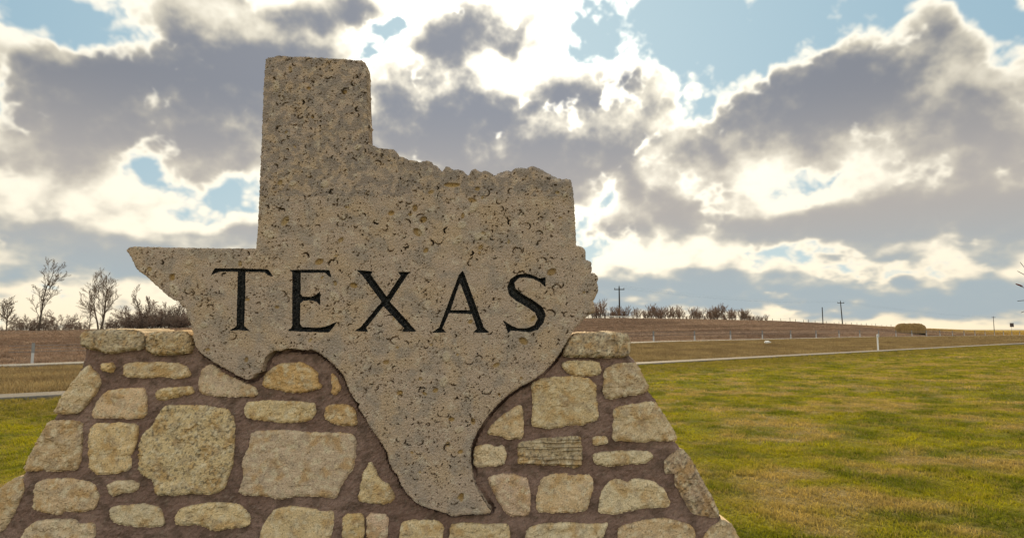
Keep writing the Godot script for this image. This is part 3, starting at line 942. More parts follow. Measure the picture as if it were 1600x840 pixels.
	for h in SHELL_HOLLOWS:
		h = [h[0], h[1], h[2] * 0.66, h[3], h[4]]
		hollow(g, Vector2(h[0], h[1]) - shift, h[2], h[3], h[4], h[2] * 0.9, Color(0.42, 0.265, 0.09).lerp(Color(0.36, 0.235, 0.10), r.randf()), 0.85)
	for h in SHELL_CASTS:
		for q in 26:
			var a: float = h[3] + h[4] * q / 25.0
			hollow(g, Vector2(h[0], h[1]) - shift + Vector2(cos(a), sin(a) * 0.8) * h[2] * (0.62 + 0.12 * noise_b.get_noise_1d(a * 1.7 + h[0] * 30)), 0.0022 + 0.0018 * sin(PI * q / 25.0), 0, 1, 0.014, Color(0.38, 0.275, 0.17), 0.45 + 0.3 * noise_b.get_noise_1d(a * 5 + h[1] * 40))
	for tries in 70:       # whole shells standing a little proud
		var p := Vector2(r.randf_range(lo.x, hi.x), r.randf_range(lo.y, hi.y))
		if g.sd[grid_index(g, p)] < 0.05:
			continue
		hollow(g, p, r.randf_range(0.012, 0.026), r.randf() * PI, r.randf_range(1.2, 2.0), -0.006, Color(0.60, 0.49, 0.35), 0.6)
	# engraving: V-cut
	for k in n:
		var e := engraved[k]
		if e > -0.004:
			g.z[k] = lerpf(g.z[k], 0.0, 0.6)
			if e > 0:
				g.z[k] -= minf(e * 1.2, 0.022)
	var body := PackedFloat32Array()
	body.resize(n)
	for k in n:
		body[k] = minf(g.sd[k], -engraved[k])
		if engraved[k] <= -1.0:
			body[k] = g.sd[k]
	var b := Buf.new()
	# only the outer edge runs back, so carve the body with its sides first from the plain outline
	carve_face_with_sides(g, body, b)
	backing(b, own, -0.13, base * 0.9)
	put("slab", b.mesh(M.slab), root)
	var names := ["T", "E", "X", "A", "S"]
	for q in letter_grids.size():
		var lg: Grid = letter_grids[q][0]
		lg.z.resize(lg.nx * lg.ny)
		lg.col.resize(lg.nx * lg.ny)
		for j in lg.ny:
			for i in lg.nx:
				var k: int = (letter_grids[q][2] + j) * g.nx + letter_grids[q][1] + i
				lg.z[j * lg.nx + i] = g.z[k]
				lg.col[j * lg.nx + i] = Color(0.014, 0.013, 0.012) if noise_b.get_noise_2d(i * 0.9, j * 0.9 + q * 50) < 0.5 else Color(0.12, 0.105, 0.09)
		var lb := Buf.new()
		carve(lg, lg.sd, lb, 0.0, [])
		var o := put("letter", lb.mesh(M.paint), root)
		o.set_meta("label", "engraved black letter %s" % names[q])


func grid_index(g: Grid, p: Vector2) -> int:
	return clampi(roundi((p.y - g.y0) / g.cell), 0, g.ny - 1) * g.nx + clampi(roundi((p.x - g.x0) / g.cell), 0, g.nx - 1)


func hollow(g: Grid, p: Vector2, size: float, turn: float, stretch: float, deep: float, col: Color, share: float):
	var reach := size * stretch + g.cell * 0.6
	var i0 := maxi(0, ceili((p.x - reach - g.x0) / g.cell))
	var i1 := mini(g.nx - 1, floori((p.x + reach - g.x0) / g.cell))
	var j0 := maxi(0, ceili((p.y - reach - g.y0) / g.cell))
	var j1 := mini(g.ny - 1, floori((p.y + reach - g.y0) / g.cell))
	var c := cos(turn)
	var s := sin(turn)
	for j in range(j0, j1 + 1):
		for i in range(i0, i1 + 1):
			var dx := g.x0 + i * g.cell - p.x
			var dy := g.y0 + j * g.cell - p.y
			var a := (dx * c + dy * s) / (size * stretch)
			var b := (dy * c - dx * s) / size
			var q := a * a + b * b
			if q < 1.6:
				var f := 1.0 - smoothstep(0.5, 1.6, q)
				var k := j * g.nx + i
				g.z[k] -= deep * f
				g.col[k] = g.col[k].lerp(col, share * f)


func carve_face_with_sides(g: Grid, body: PackedFloat32Array, b: Buf):
	# letters are cut out of the face first; where the cut belongs to the outline, the side runs back
	carve(g, body, b, 0.0, [])
	var edge := Buf.new()
	carve(g, g.sd, edge, -0.13, [0.1, 0.22, 0.36, 0.52, 0.7, 0.85, 1.0], 0.006, Color(0.44, 0.335, 0.25))
	# keep only the side faces of that second pass: those with a vertex behind the face
	var map := {}
	for k in range(0, edge.i.size(), 3):
		var deepest := minf(edge.v[edge.i[k]].z, minf(edge.v[edge.i[k + 1]].z, edge.v[edge.i[k + 2]].z))
		if deepest < -0.075 or is_side(edge, k):
			for q in 3:
				var v := edge.i[k + q]
				if not map.has(v):
					map[v] = b.add(edge.v[v], edge.c[v])
				b.i.append(map[v])


func is_side(e: Buf, k: int) -> bool:
	var n := (e.v[e.i[k + 1]] - e.v[e.i[k]]).cross(e.v[e.i[k + 2]] - e.v[e.i[k]])
	return absf(n.z) < 0.12 * n.length()


func build_wall(slab_outline: PackedVector2Array):
	var front := -4.06
	var outline := points(MORTAR_OUTLINE)
	var root := thing("stone_wall", Vector3(-1.0, 0, front), "sloping-sided rubble stone wall in brown mortar holding up the carved slab", "stone wall")
	var shift := Vector2(-1.0, 0.0)
	var own := PackedVector2Array()
	for p in outline:
		own.append(p - shift)
	var lo := own[0]
	var hi := own[0]
	for p in own:
		lo = lo.min(p)
		hi = hi.max(p)
	var g := empty_grid(lo, hi, 0.011, 0.06)
	g.sd = distances(g, [own])
	var slab_own := PackedVector2Array()
	for p in slab_outline:
		slab_own.append(p - shift)
	var around := distances(g, [slab_own])
	for k in g.nx * g.ny:
		var x := g.px(k)
		var y := g.py(k)
		g.sd[k] += 0.012 * noise_a.get_noise_2d(x * 8, y * 8)
		var d := g.sd[k]
		if d < -0.03:
			continue
		var z := -0.008 + 0.007 * noise_c.get_noise_2d(x * 3, y * 3) + 0.009 * noise_a.get_noise_2d(x * 12, y * 12) + 0.004 * noise_b.get_noise_2d(x * 42, y * 42)
		if d < 0.03:
			z -= 0.03 * pow(1.0 - maxf(d, 0) / 0.03, 2.0)
		# an open joint where the slab is let in
		var j := -around[k]
		if j > -0.02 and j < 0.022:
			z -= 0.05 * clampf(0.8 + noise_b.get_noise_2d(x * 5, y * 5), 0.1, 1.0)
		g.z[k] = z
		var c := Color(0.30, 0.188, 0.150).lerp(Color(0.39, 0.258, 0.208), clampf(0.5 + 1.2 * noise_c.get_noise_2d(x * 1.7, y * 2.5), 0, 1))
		c = c.lerp(Color(0.165, 0.110, 0.085), clampf(1.6 * noise_c.get_noise_2d(x * 7 + 5, y * 7), 0, 0.7))
		c = c * (1.0 + 0.16 * noise_b.get_noise_2d(x * 85, y * 85))
		var grit := noise_b.get_noise_2d(x * 61 + 4, y * 61)
		if grit > 0.74:
			c = c.lerp(Color(0.40, 0.31, 0.24), 0.6)
		elif grit < -0.76:
			c = c.lerp(Color(0.10, 0.07, 0.055), 0.6)
		g.col[k] = c
	var b := Buf.new()
	carve(g, g.sd, b, -0.48, [0.08, 0.17, 0.27, 0.38, 0.5, 0.62, 0.74, 0.87, 1.0], 0.014, Color(0.29, 0.195, 0.152))
	backing(b, own, -0.48, Color(0.2, 0.14, 0.108))
	put("mortar", b.mesh(M.mortar), root)
	for k in STONES.size():
		put("stone", stone_mesh(STONES[k][0], points(STONES[k][1]), shift, k), root)


func stone_mesh(kind: String, outline: PackedVector2Array, shift: Vector2, number: int) -> ArrayMesh:
	var r := RandomNumberGenerator.new()
	r.seed = 1000 + number
	for k in outline.size():
		outline[k] -= shift
	var off := number * 13.7
	outline = softened(outline, 0.007, off, 1)
	var lo := outline[0]
	var hi := outline[0]
	for p in outline:
		lo = lo.min(p)
		hi = hi.max(p)
	var g := empty_grid(lo, hi, 0.0068, 0.05)
	g.sd = distances(g, [outline])
	var tones := {"y": Color(0.70, 0.505, 0.265), "w": Color(0.72, 0.565, 0.36), "p": Color(0.69, 0.49, 0.34), "o": Color(0.67, 0.42, 0.19), "big": Color(0.71, 0.555, 0.335), "cap": Color(0.46, 0.335, 0.215), "edge": Color(0.60, 0.425, 0.25), "strata": Color(0.47, 0.35, 0.21), "slant": Color(0.42, 0.30, 0.19)}
	var base: Color = tones[kind]
	base = base.lerp([Color(0.72, 0.58, 0.38), Color(0.66, 0.45, 0.21), Color(0.63, 0.445, 0.32), Color(0.54, 0.44, 0.32)][r.randi() % 4], r.randf_range(0.1, 0.55)) * r.randf_range(0.93, 1.08)
	var tilt := Vector2(r.randf_range(-1, 1), r.randf_range(-1, 1)) * 0.035
	var mid := (lo + hi) / 2
	var proud := r.randf_range(0.013, 0.022)
	if kind == "cap":
		proud = 0.045
	var rough := 0.0075 if kind in ["y", "p", "o", "w"] else 0.009
	if kind == "p":
		rough = 0.0045
	for k in g.nx * g.ny:
		var x := g.px(k)
		var y := g.py(k)
		g.sd[k] += 0.0075 + 0.006 * noise_a.get_noise_2d(x * 20 + off, y * 20)
		var d := maxf(g.sd[k], 0.0)
		if g.sd[k] < -0.02:
			continue
		var z := proud * (1.0 - exp(-d / 0.006)) - 0.004
		z += (x - mid.x) * tilt.x + (y - mid.y) * tilt.y
		var lump := noise_a.get_noise_2d(x * 7 + off, y * 7)
		var facet := noise_d.get_noise_2d(x * 11 + off + 2.0 * lump, y * 11)
		var ridge := 1.0 - absf(noise_a.get_noise_2d(x * 13 + off, y * 13 + 31)) * 2.4
		z += rough * (1.5 * lump + 0.6 * facet + 0.25 * ridge)
		z += 0.0013 * noise_b.get_noise_2d(x * 60 + off, y * 60)
		var layer := 0.0
		if kind == "strata" or kind == "cap":
			layer = noise_a.get_noise_2d(x * (2.5 if kind == "strata" else 7.0) + off, y * (42.0 if kind == "strata" else 20.0))
			z += layer * (0.028 if kind == "strata" else 0.003)
		elif kind == "slant":
			layer = noise_a.get_noise_2d((x * 0.5 - y * 0.86) * 3 + off, (x * 0.86 + y * 0.5) * 34)
			z += layer * 0.020
		g.z[k] = maxf(z, 0.007) if d > 0.012 else z
		var c := base
		var ochre := noise_c.get_noise_2d(x * 6 + off, y * 6 + 9)
		c = c.lerp(Color(0.50, 0.29, 0.105), clampf(1.5 * ochre, 0, 0.6))
		var grey := noise_c.get_noise_2d(x * 9 + off, y * 9 + 40)
		c = c.lerp(Color(0.34, 0.27, 0.205), clampf(1.7 * grey - 0.2, 0, 0.38))
		var chalk := noise_a.get_noise_2d(x * 16 + off, y * 16 + 3)
		c = c.lerp(Color(0.76, 0.64, 0.45), clampf(1.8 * chalk - 0.15, 0, 0.6))
		if kind == "cap" or kind == "slant" or kind == "big" or kind == "strata":
			var lichen := noise_a.get_noise_2d(x * 34 + off, y * 34)
			if lichen > 0.28:
				c = c.lerp(Color(0.10, 0.092, 0.075), 0.6)
		if noise_b.get_noise_2d(x * 58 + off, y * 58 + 8) > 0.72:
			c = c.lerp(Color(0.12, 0.085, 0.045), 0.65)
		g.col[k] = c * (1.0 + 0.10 * noise_b.get_noise_2d(x * 120, y * 120))
	var b := Buf.new()
	var deep := -0.46 if kind in ["cap", "edge", "slant"] else -0.10
	carve(g, g.sd, b, deep, [0.06, 0.13, 0.21, 0.3, 0.4, 0.5, 0.6, 0.7, 0.8, 0.9, 1.0] if deep < -0.2 else [1.0], 0.010 if deep < -0.2 else 0.0, base if deep < -0.2 else Color(0, 0, 0, 0))
	if deep < -0.2:
		backing(b, outline, deep, base)
	return b.mesh(M.stone)


# ------------------------------------------------------------------ roadside
func build_roadside():
	# cable barrier
	var steel := Color(0.22, 0.22, 0.22)
	var white := Color(0.42, 0.41, 0.40)
	var places: Array[float] = [-56.9]
	for k in 23:
		places.append(8.0 * k)
	var proto: Node3D = null
	for k in places.size():
		var label: String = "white-footed cable barrier post standing alone left of the stone wall" if k == 0 else "white-footed cable barrier post, %s in the row counted from the wall rightwards" % ORDINALS[k - 1]
		var at := flat(places[k], 0.9, land_at(places[k], 0.9))
		if proto == null:
			proto = thing("barrier_post", at, label, "post", "cable barrier posts along the far road")
			var b := Buf.new()
			b.box(Vector3(-0.075, 0.72, -0.05), Vector3(0.075, 1.27, 0.05), steel)
			b.box(Vector3(-0.08, 1.27, -0.055), Vector3(0.08, 1.30, 0.055), steel * 0.8)
			put("post", b.mesh(M.metal), proto)
			b = Buf.new()
			b.box(Vector3(-0.07, -0.3, -0.06), Vector3(0.07, 0.72, 0.06), white)
			put("sleeve", b.mesh(M.white), proto)
			for y in [0.80, 0.98, 1.16]:
				b = Buf.new()
				b.box(Vector3(-0.09, y - 0.02, 0.05), Vector3(0.09, y + 0.02, 0.07), steel)
				put("hook", b.mesh(M.metal), proto)
			proto.rotation.y = atan2(-ROAD_ALONG.y, ROAD_ALONG.x) + PI
		else:
			copy_of(proto, at, label, proto.rotation.y)
	for y in [0.80, 0.98, 1.16]:
		var path := PackedVector3Array()
		var rad := PackedFloat32Array()
		var u := -58.0
		while u <= 180.0:
			path.append(flat(u, 0.85, land_at(u, 0.9) + y))
			rad.append(0.010)
			u += 2.0
		var b := Buf.new()
		b.limb(path, rad, 4, Color(0.2, 0.2, 0.2))
		var o := put("barrier_cable", b.mesh(M.metal))
		describe(o, "%s steel cable strung along the barrier posts" % {0.80: "lowest", 0.98: "middle", 1.16: "topmost"}[y], "cable", "cables of the barrier")
	# fence on the skyline
	var fence_proto: Node3D = null
	var fu := 88.0
	var count := 0
	var tops := PackedVector3Array()
	while fu < 240.0:
		var s := 47.0 + 0.6 * noise_b.get_noise_1d(fu * 0.2)
		var at := flat(fu, s, land_at(fu, s) - 0.05)
		tops.append(at)
		var label := "thin dark wooden fence post on the skyline, %s along from the scrub" % ORDINALS[count]
		if fence_proto == null:
			fence_proto = thing("fence_post", at, label, "fence post", "fence posts on the skyline")
			var b := Buf.new()
			b.limb(PackedVector3Array([Vector3(0, -0.2, 0), Vector3(0.01, 0.7, 0), Vector3(0.0, 1.35, 0.01)]), PackedFloat32Array([0.075, 0.07, 0.06]), 6, Color(0.09, 0.07, 0.055), true)
			put("post", b.mesh(M.bark), fence_proto)
		else:
			copy_of(fence_proto, at, label, rng.randf() * TAU, Vector3(1, rng.randf_range(0.9, 1.3), 1))
		count += 1
		fu += rng.randf_range(3.6, 5.0)
	for y in [0.5, 0.85, 1.2]:
		var b := Buf.new()
		var path := PackedVector3Array()
		var rad := PackedFloat32Array()
		for t in tops:
			path.append(t + Vector3(0, y, 0))
			rad.append(0.009)
		b.limb(path, rad, 3, Color(0.08, 0.07, 0.06))
		describe(put("fence_wire", b.mesh(M.twig)), "%s wire of the skyline fence" % {0.5: "lowest", 0.85: "middle", 1.2: "highest"}[y], "wire", "wires of the skyline fence")
	# dark pipe gate at the scrub's left end, and the pale rail beside it
	var gate := thing("pipe_gate", flat(37.5, 45.5, land_at(37.5, 45.5)), "dark metal pipe gate low on the ridge just right of the slab", "gate", "", atan2(-ROAD_ALONG.y, ROAD_ALONG.x))
	for k in 6:
		var b := Buf.new()
		var y := 0.25 + 0.2 * k
		b.limb(PackedVector3Array([Vector3(-3.6, y, 0), Vector3(0, y, 0), Vector3(3.6, y, 0)]), PackedFloat32Array([0.035, 0.035, 0.035]), 6, Color(0.05, 0.045, 0.04))
		put("rail", b.mesh(M.metal), gate)
	for k in 7:
		var b := Buf.new()
		b.box(Vector3(-3.62 + 1.2 * k, -0.1, -0.03), Vector3(-3.55 + 1.2 * k, 1.3, 0.03), Color(0.05, 0.045, 0.04))
		put("upright", b.mesh(M.metal), gate)
	var rail := thing("white_rail", flat(45.6, 45.0, land_at(45.6, 45.0)), "low white painted rail running right from the dark pipe gate", "rail", "", atan2(-ROAD_ALONG.y, ROAD_ALONG.x))
	var rb := Buf.new()
	rb.box(Vector3(-4.2, 0.45, -0.04), Vector3(4.2, 0.62, 0.04), Color(0.6, 0.56, 0.5))
	put("rail", rb.mesh(M.white), rail)
	for k in 3:
		rb = Buf.new()
		rb.box(Vector3(-4.0 + 4.0 * k, -0.2, 0.04), Vector3(-3.88 + 4.0 * k, 0.6, 0.14), Color(0.5, 0.47, 0.42))
		put("post", rb.mesh(M.white), rail)
	var end_post := thing("white_post", flat(46.8, 42.0, land_at(46.8, 42.0)), "slim white post on the ridge below the pale rail", "post")
	stake(end_post, 1.7, 0.06, Color(0.62, 0.58, 0.52), M.white)
	var ridge_post := thing("white_post", flat(74.0, 44.0, land_at(74.0, 44.0)), "slim white post in front of the middle of the ridge scrub", "post")
	stake(ridge_post, 2.6, 0.06, Color(0.55, 0.52, 0.47), M.white)
	# marker post by the lawn and the tall dark one beyond
	var marker := thing("marker_post", spot_at(27.4, -46.3), "slim white marker post at the far edge of the lawn", "marker post")
	stake(marker, 1.28, 0.055, Color(0.72, 0.70, 0.66), M.white)
	var mb := Buf.new()
	mb.box(Vector3(-0.05, 1.02, 0.056), Vector3(0.05, 1.2, 0.062), Color(0.5, 0.5, 0.5))
	put("reflector", mb.mesh(M.white), marker)
	var tall := thing("tall_post", spot_at(74.2, -147.0), "tall dark wooden post standing beyond the barrier posts", "post")
	stake(tall, 4.2, 0.11, Color(0.06, 0.05, 0.045), M.bark)
	# litter
	var scrap := Buf.new()
	scrap.limb(PackedVector3Array([Vector3(-0.32, 0.10, 0), Vector3(-0.2, 0.15, 0.03), Vector3(0.1, 0.17, -0.02), Vector3(0.34, 0.12, 0.02)]), PackedFloat32Array([0.03, 0.13, 0.12, 0.02]), 7, Color(0.7, 0.68, 0.64), true)
	describe(put("plastic_scrap", scrap.mesh(M.white), null, spot_at(24.4, -59.0) + Vector3(0, 0.22, 0)), "crumpled white scrap of litter caught in the brown verge grass", "litter")
	build_hay()
	build_power_line()
	# far sign
	var sign_ := thing("road_sign", spot_at(282.0, -348.0), "small dark square sign on a pole near the right horizon", "sign")
	stake(sign_, 4.6, 0.06, Color(0.3, 0.28, 0.26), M.metal)
	var sb := Buf.new()
	sb.box(Vector3(-0.9, 2.8, 0.06), Vector3(1.3, 5.0, 0.12), Color(0.07, 0.055, 0.06))
	put("panel", sb.mesh(M.metal), sign_)


func land_at(u: float, s: float) -> float:
	return flat_land(flat(u, s, 0))


func flat_land(p: Vector3) -> float:
	return land(p.x, p.z)


func spot_at(x: float, z: float) -> Vector3:
	return Vector3(x, land(x, z), z)


func stake(o: Node3D, high: float, half: float, col: Color, mat: Material):
	var b := Buf.new()
	b.limb(PackedVector3Array([Vector3(0, -0.2, 0), Vector3(0, high * 0.5, 0), Vector3(0, high - half, 0), Vector3(0, high, 0)]), PackedFloat32Array([half, half, half * 0.95, half * 0.5]), 8, col, true)
	put("post", b.mesh(mat), o)


func build_hay():
	var hay := thing("hay_stack", spot_at(87.2, -135.0), "long rounded stack of dry brown hay beyond the barrier posts", "hay stack", "", -0.55)
	var b := Buf.new()
	var nx := 44
	var ny := 18
	for i in nx + 1:
		var x := -1.0 + 2.0 * i / nx
		var prof := pow(1.0 - pow(absf(x), 5.0), 0.35)
		for j in ny + 1:
			var a := PI * j / ny
			var cy := pow(sin(a), 0.45)
			var cz := signf(cos(a)) * pow(absf(cos(a)), 0.55)
			var p := Vector3(x * 3.0, 0.18 + cy * 2.1 * prof, cz * 1.25 * (0.3 + 0.7 * prof))
			p += Vector3(0, 1, 0.4) * 0.18 * noise_a.get_noise_3d(p.x * 1.3, p.y * 1.3, p.z * 1.3) + Vector3(0.3, 0.6, 1) * 0.08 * noise_b.get_noise_3d(p.x * 6, p.y * 6, p.z * 6)
			b.add(p, Color(0.55, 0.355, 0.14).lerp(Color(0.36, 0.22, 0.09), clampf(0.5 + noise_a.get_noise_3d(p.x * 1.2, p.y * 5.0, p.z), 0, 1)))
	for i in nx:
		for j in ny:
			var p := i * (ny + 1) + j
			b.i.append_array([p, p + ny + 1, p + ny + 2, p, p + ny + 2, p + 1])
	put("hay", b.mesh(M.hay), hay)
	b = Buf.new()
	b.box(Vector3(-2.7, -0.2, -1.0), Vector3(2.7, 0.14, 0.95), Color(0.05, 0.04, 0.03))
	put("dark_underside", b.mesh(M.bark), hay)  # dark box that makes the dark underside of the stack


func build_power_line():
	var feet := [spot_at(24.4, -139.5), spot_at(112.7, -210.0), spot_at(301.0, -385.0)]
	var highs := [7.4, 8.6, 9.6]
	var labels := ["wooden utility pole rising from the scrub just right of the slab", "leaning wooden utility pole beyond the middle of the skyline fence", "distant utility pole on the right horizon"]
	var tips := []
	for k in 3:
		var pole := thing("utility_pole", feet[k], labels[k], "utility pole", "utility poles of one line")
		var wood := Color(0.065, 0.052, 0.045)
		var b := Buf.new()
		var lean: float = [0.0, -0.35, 0.1][k]
		b.limb(PackedVector3Array([Vector3(0, -0.5, 0), Vector3(lean * 0.5, highs[k] * 0.5, 0), Vector3(lean, highs[k], 0)]), PackedFloat32Array([0.20, 0.17, 0.13]), 8, wood, true)
		put("pole", b.mesh(M.bark), pole)
		b = Buf.new()
		b.box(Vector3(lean - 1.15, highs[k] - 0.75, 0.12), Vector3(lean + 1.15, highs[k] - 0.55, 0.24), wood)
		put("crossarm", b.mesh(M.bark), pole)
		var row := []
		for x in [-1.05, 0.0, 1.05]:
			b = Buf.new()
			var y: float = highs[k] - 0.55 if x != 0.0 else highs[k]
			b.limb(PackedVector3Array([Vector3(lean + x, y, 0.18 if x != 0.0 else 0.0), Vector3(lean + x, y + 0.16, 0.18 if x != 0.0 else 0.0), Vector3(lean + x, y + 0.3, 0.18 if x != 0.0 else 0.0)]), PackedFloat32Array([0.04, 0.09, 0.05]), 6, Color(0.12, 0.11, 0.1), true)
			put("insulator", b.mesh(M.white), pole)
			row.append(feet[k] + Vector3(lean + x, y + 0.3, 0.18 if x != 0.0 else 0.0))
		tips.append(row)
	for k in 3:
		var b := Buf.new()
		for span in 2:
			var path := PackedVector3Array()
			var rad := PackedFloat32Array()
			for q in 17:
				var f := q / 16.0
				var p: Vector3 = tips[span][k].lerp(tips[span + 1][k], f)
				p.y -= 4.0 * f * (1.0 - f) * 1.3
				path.append(p)
				rad.append(0.006)
			b.limb(path, rad, 3, Color(0.05, 0.05, 0.05))
		describe(put("power_line", b.mesh(M.twig)), "%s thin wire strung between the utility poles" % ["left", "top", "right"][k], "power line", "wires of the utility poles")


# ------------------------------------------------------------------ trees
func branch(wood: Buf, twigs: Buf, r: RandomNumberGenerator, from: Vector3, dir: Vector3, long: float, thick: float, level: int, o: Dictionary):
	var n := 5 if level < 2 else 4
	var path := PackedVector3Array([from])
	var rad := PackedFloat32Array([thick])
	var d := dir
	var tip: float = o.taper
	for k in n:
		d = (d + Vector3(r.randfn(), r.randfn() * 0.6, r.randfn()) * o.wobble + Vector3.UP * o.lift).normalized()
		path.append(path[k] + d * long / n)
		rad.append(maxf(thick * lerpf(1.0, tip, (k + 1.0) / n), o.least))
	var into := wood if level == 0 else twigs
	into.limb(path, rad, 6 if level == 0 else (4 if level == 1 else 3), o.col * r.randf_range(0.8, 1.2))
	if level >= o.levels:
		return
	var kids: int = o.kids[level]
	for k in kids:
		var f := lerpf(o.start[level], 1.0, (k + r.randf() * 0.8) / kids)
		var at := f * n
		var q := mini(int(at), n - 1)
		var p := path[q].lerp(path[q + 1], at - q)
		var axis := (path[q + 1] - path[q]).normalized()
		var side := axis.cross(Vector3(r.randfn(), r.randfn(), r.randfn())).normalized()
		var open: float = deg_to_rad(r.randf_range(o.open[0], o.open[1]))
		var kd := (axis * cos(open) + side * sin(open)).normalized()
		branch(wood, twigs, r, p, kd, long * o.shrink * r.randf_range(0.65, 1.1) * lerpf(1.0, 0.7, f), maxf(rad[q] * (0.5 if level == 0 else 0.6), o.least), level + 1, o)


func bare_tree(called: String, seed_of: int, high: float, thick: float, o: Dictionary, stems := 1, spread := 0.0) -> Array:
	var r := RandomNumberGenerator.new()
	r.seed = seed_of
	var wood := Buf.new()
	var twigs := Buf.new()
	for s in stems:
		var a := TAU * (s + r.randf() * 0.6) / stems
		var dir := Vector3(cos(a) * spread, 1.0, sin(a) * spread).normalized()
		branch(wood, twigs, r, Vector3(cos(a), 0, sin(a)) * 0.1 * (stems - 1) * thick * 4.0 - Vector3(0, 0.2, 0), dir, high * r.randf_range(0.8, 1.0), thick, 0, o)
	return [wood.mesh(M.bark), twigs.mesh(M.twig)]


func plant_at(called: String, meshes: Array, at: Vector3, label: String, category: String, group: String, turn := 0.0, size := Vector3.ONE) -> Node3D:
	var o := thing(called, at, label, category, group, turn)
	o.scale = size
	put("trunk" if category == "tree" else "stems", meshes[0], o)
	put("crown" if category == "tree" else "twigs", meshes[1], o)
	return o


func build_trees():
	var bark := Color(0.16, 0.122, 0.095)
	var tall := {"levels": 4, "kids": [14, 8, 6, 4], "start": [0.25, 0.25, 0.2, 0.2], "open": [22, 44], "shrink": 0.46, "taper": 0.25, "wobble": 0.10, "lift": 0.05, "least": 0.009, "col": bark}
	var fan := {"levels": 4, "kids": [9, 7, 6, 4], "start": [0.2, 0.25, 0.2, 0.2], "open": [15, 42], "shrink": 0.52, "taper": 0.25, "wobble": 0.09, "lift": 0.06, "least": 0.009, "col": bark * 1.25}
	var bush := {"levels": 3, "kids": [8, 6, 5], "start": [0.2, 0.15, 0.15], "open": [20, 60], "shrink": 0.5, "taper": 0.3, "wobble": 0.14, "lift": 0.03, "least": 0.008, "col": Color(0.22, 0.155, 0.12)}
	var pole := {"levels": 3, "kids": [11, 6, 4], "start": [0.15, 0.2, 0.2], "open": [14, 40], "shrink": 0.40, "taper": 0.4, "wobble": 0.07, "lift": 0.10, "least": 0.013, "col": Color(0.24, 0.16, 0.115)}
	var g := "bare trees along the left skyline"
	# left skyline
	plant_at("bare_tree", bare_tree("a", 5, 7.2, 0.12, tall), on_ridge(62, 45), "tallest bare tree on the left skyline, dark branching crown", "tree", g)
	plant_at("bare_tree", bare_tree("b", 8, 6.1, 0.11, fan, 3, 0.24), on_ridge(158, 46), "fan-shaped bare tree with several stems, between the tallest and the slab", "tree", g)
	plant_at("bare_tree", bare_tree("c", 14, 5.0, 0.10, fan, 2, 0.2), on_ridge(226, 47), "mid-height bare tree in the thicket left of the slab", "tree", g)
	plant_at("bare_tree", bare_tree("d", 21, 4.2, 0.08, fan, 2, 0.35), on_ridge(283, 48), "low spreading bare tree right beside the slab's pointed left tip", "tree", g)
	plant_at("bare_tree", bare_tree("e", 25, 4.0, 0.06, tall, 2, 0.3), on_ridge(14, 52), "thin pale bare tree at the left end of the skyline", "tree", g)
	plant_at("bare_tree", bare_tree("f", 28, 3.6, 0.06, fan, 1, 0.0), on_ridge(142, 50), "thin upright bare tree just left of the fan-shaped one", "tree", g)
	var shrubs := [bare_tree("s", 31, 2.2, 0.035, bush, 9, 0.75), bare_tree("s", 32, 2.3, 0.035, bush, 8, 0.6), bare_tree("s", 33, 2.0, 0.03, bush, 11, 0.9)]
	var left := [[46, 46, 1.15], [57, 47, 0.9], [70, 48, 0.8], [96, 45.5, 1.2], [24, 49, 0.45], [120, 49, 0.7], [134, 47, 0.6], [178, 47, 0.95], [190, 49, 0.75], [203, 46, 1.3], [216, 48, 1.5], [232, 46.5, 1.25], [246, 48, 1.6], [258, 47, 1.3], [270, 49, 1.55], [282, 46.5, 1.2], [294, 48, 1.3], [306, 48, 1.1], [211, 50, 1.2], [225, 47, 1.0], [239, 49, 1.2], [264, 46, 0.9], [276, 50, 1.2], [288, 47, 0.9], [300, 46, 0.9], [10, 50, 0.4], [84, 50, 0.5], [108, 48, 0.5], [168, 50, 0.6]]
	left.sort_custom(func(p, q): return p[0] < q[0])
	for k in left.size():
		var s: Array = left[k]
		plant_at("bare_shrub", shrubs[k % 3], on_ridge(s[0], s[1]), "leafless dark shrub on the left skyline, %s of the row from the left" % ORDINALS[k], "shrub", "leafless shrubs on the left skyline", rng.randf() * TAU, Vector3(1, 1, 1) * s[2])
	# scrub on the right skyline
	var scrub := [bare_tree("p", 41, 3.5, 0.035, pole, 7, 0.2), bare_tree("p", 42, 3.1, 0.035, pole, 9, 0.26), bare_tree("p", 43, 3.8, 0.04, pole, 5, 0.14), bare_tree("p", 44, 2.7, 0.03, pole, 10, 0.34)]
	var px := 926.0
	var n := 0
	while px < 1218.0 and n < 49:
		var size := 0.80 + 0.42 * noise_b.get_noise_1d(px * 0.045) + rng.randf_range(-0.22, 0.2)
		if px > 1195:
			size *= 0.75
		plant_at("ridge_sapling", scrub[rng.randi() % 4], on_ridge(px, rng.randf_range(46, 52)), "bare sapling in the scrub right of the slab, %s of the row from the left" % ORDINALS[n], "sapling", "bare saplings on the right ridge", rng.randf() * TAU, Vector3(1.4, 1, 1.4) * size)
		n += 1
		px += rng.randf_range(3.0, 7.4) + 5.0 * smoothstep(0.3, 0.8, noise_b.get_noise_1d(px * 0.08 + 30))
	# a young tree outside the frame on the right; only a twig of it reaches in
	var young := {"levels": 3, "kids": [10, 5, 4], "start": [0.45, 0.3, 0.2], "open": [14, 30], "shrink": 0.42, "taper": 0.3, "wobble": 0.06, "lift": 0.12, "least": 0.003, "col": Color(0.12, 0.09, 0.07)}
	var near := plant_at("young_tree", bare_tree("y", 61, 4.2, 0.055, young), spot_at(8.15, -7.0), "young bare tree at the right edge, one twig with a reddish bud reaching in", "tree", "")
	var low := Buf.new()
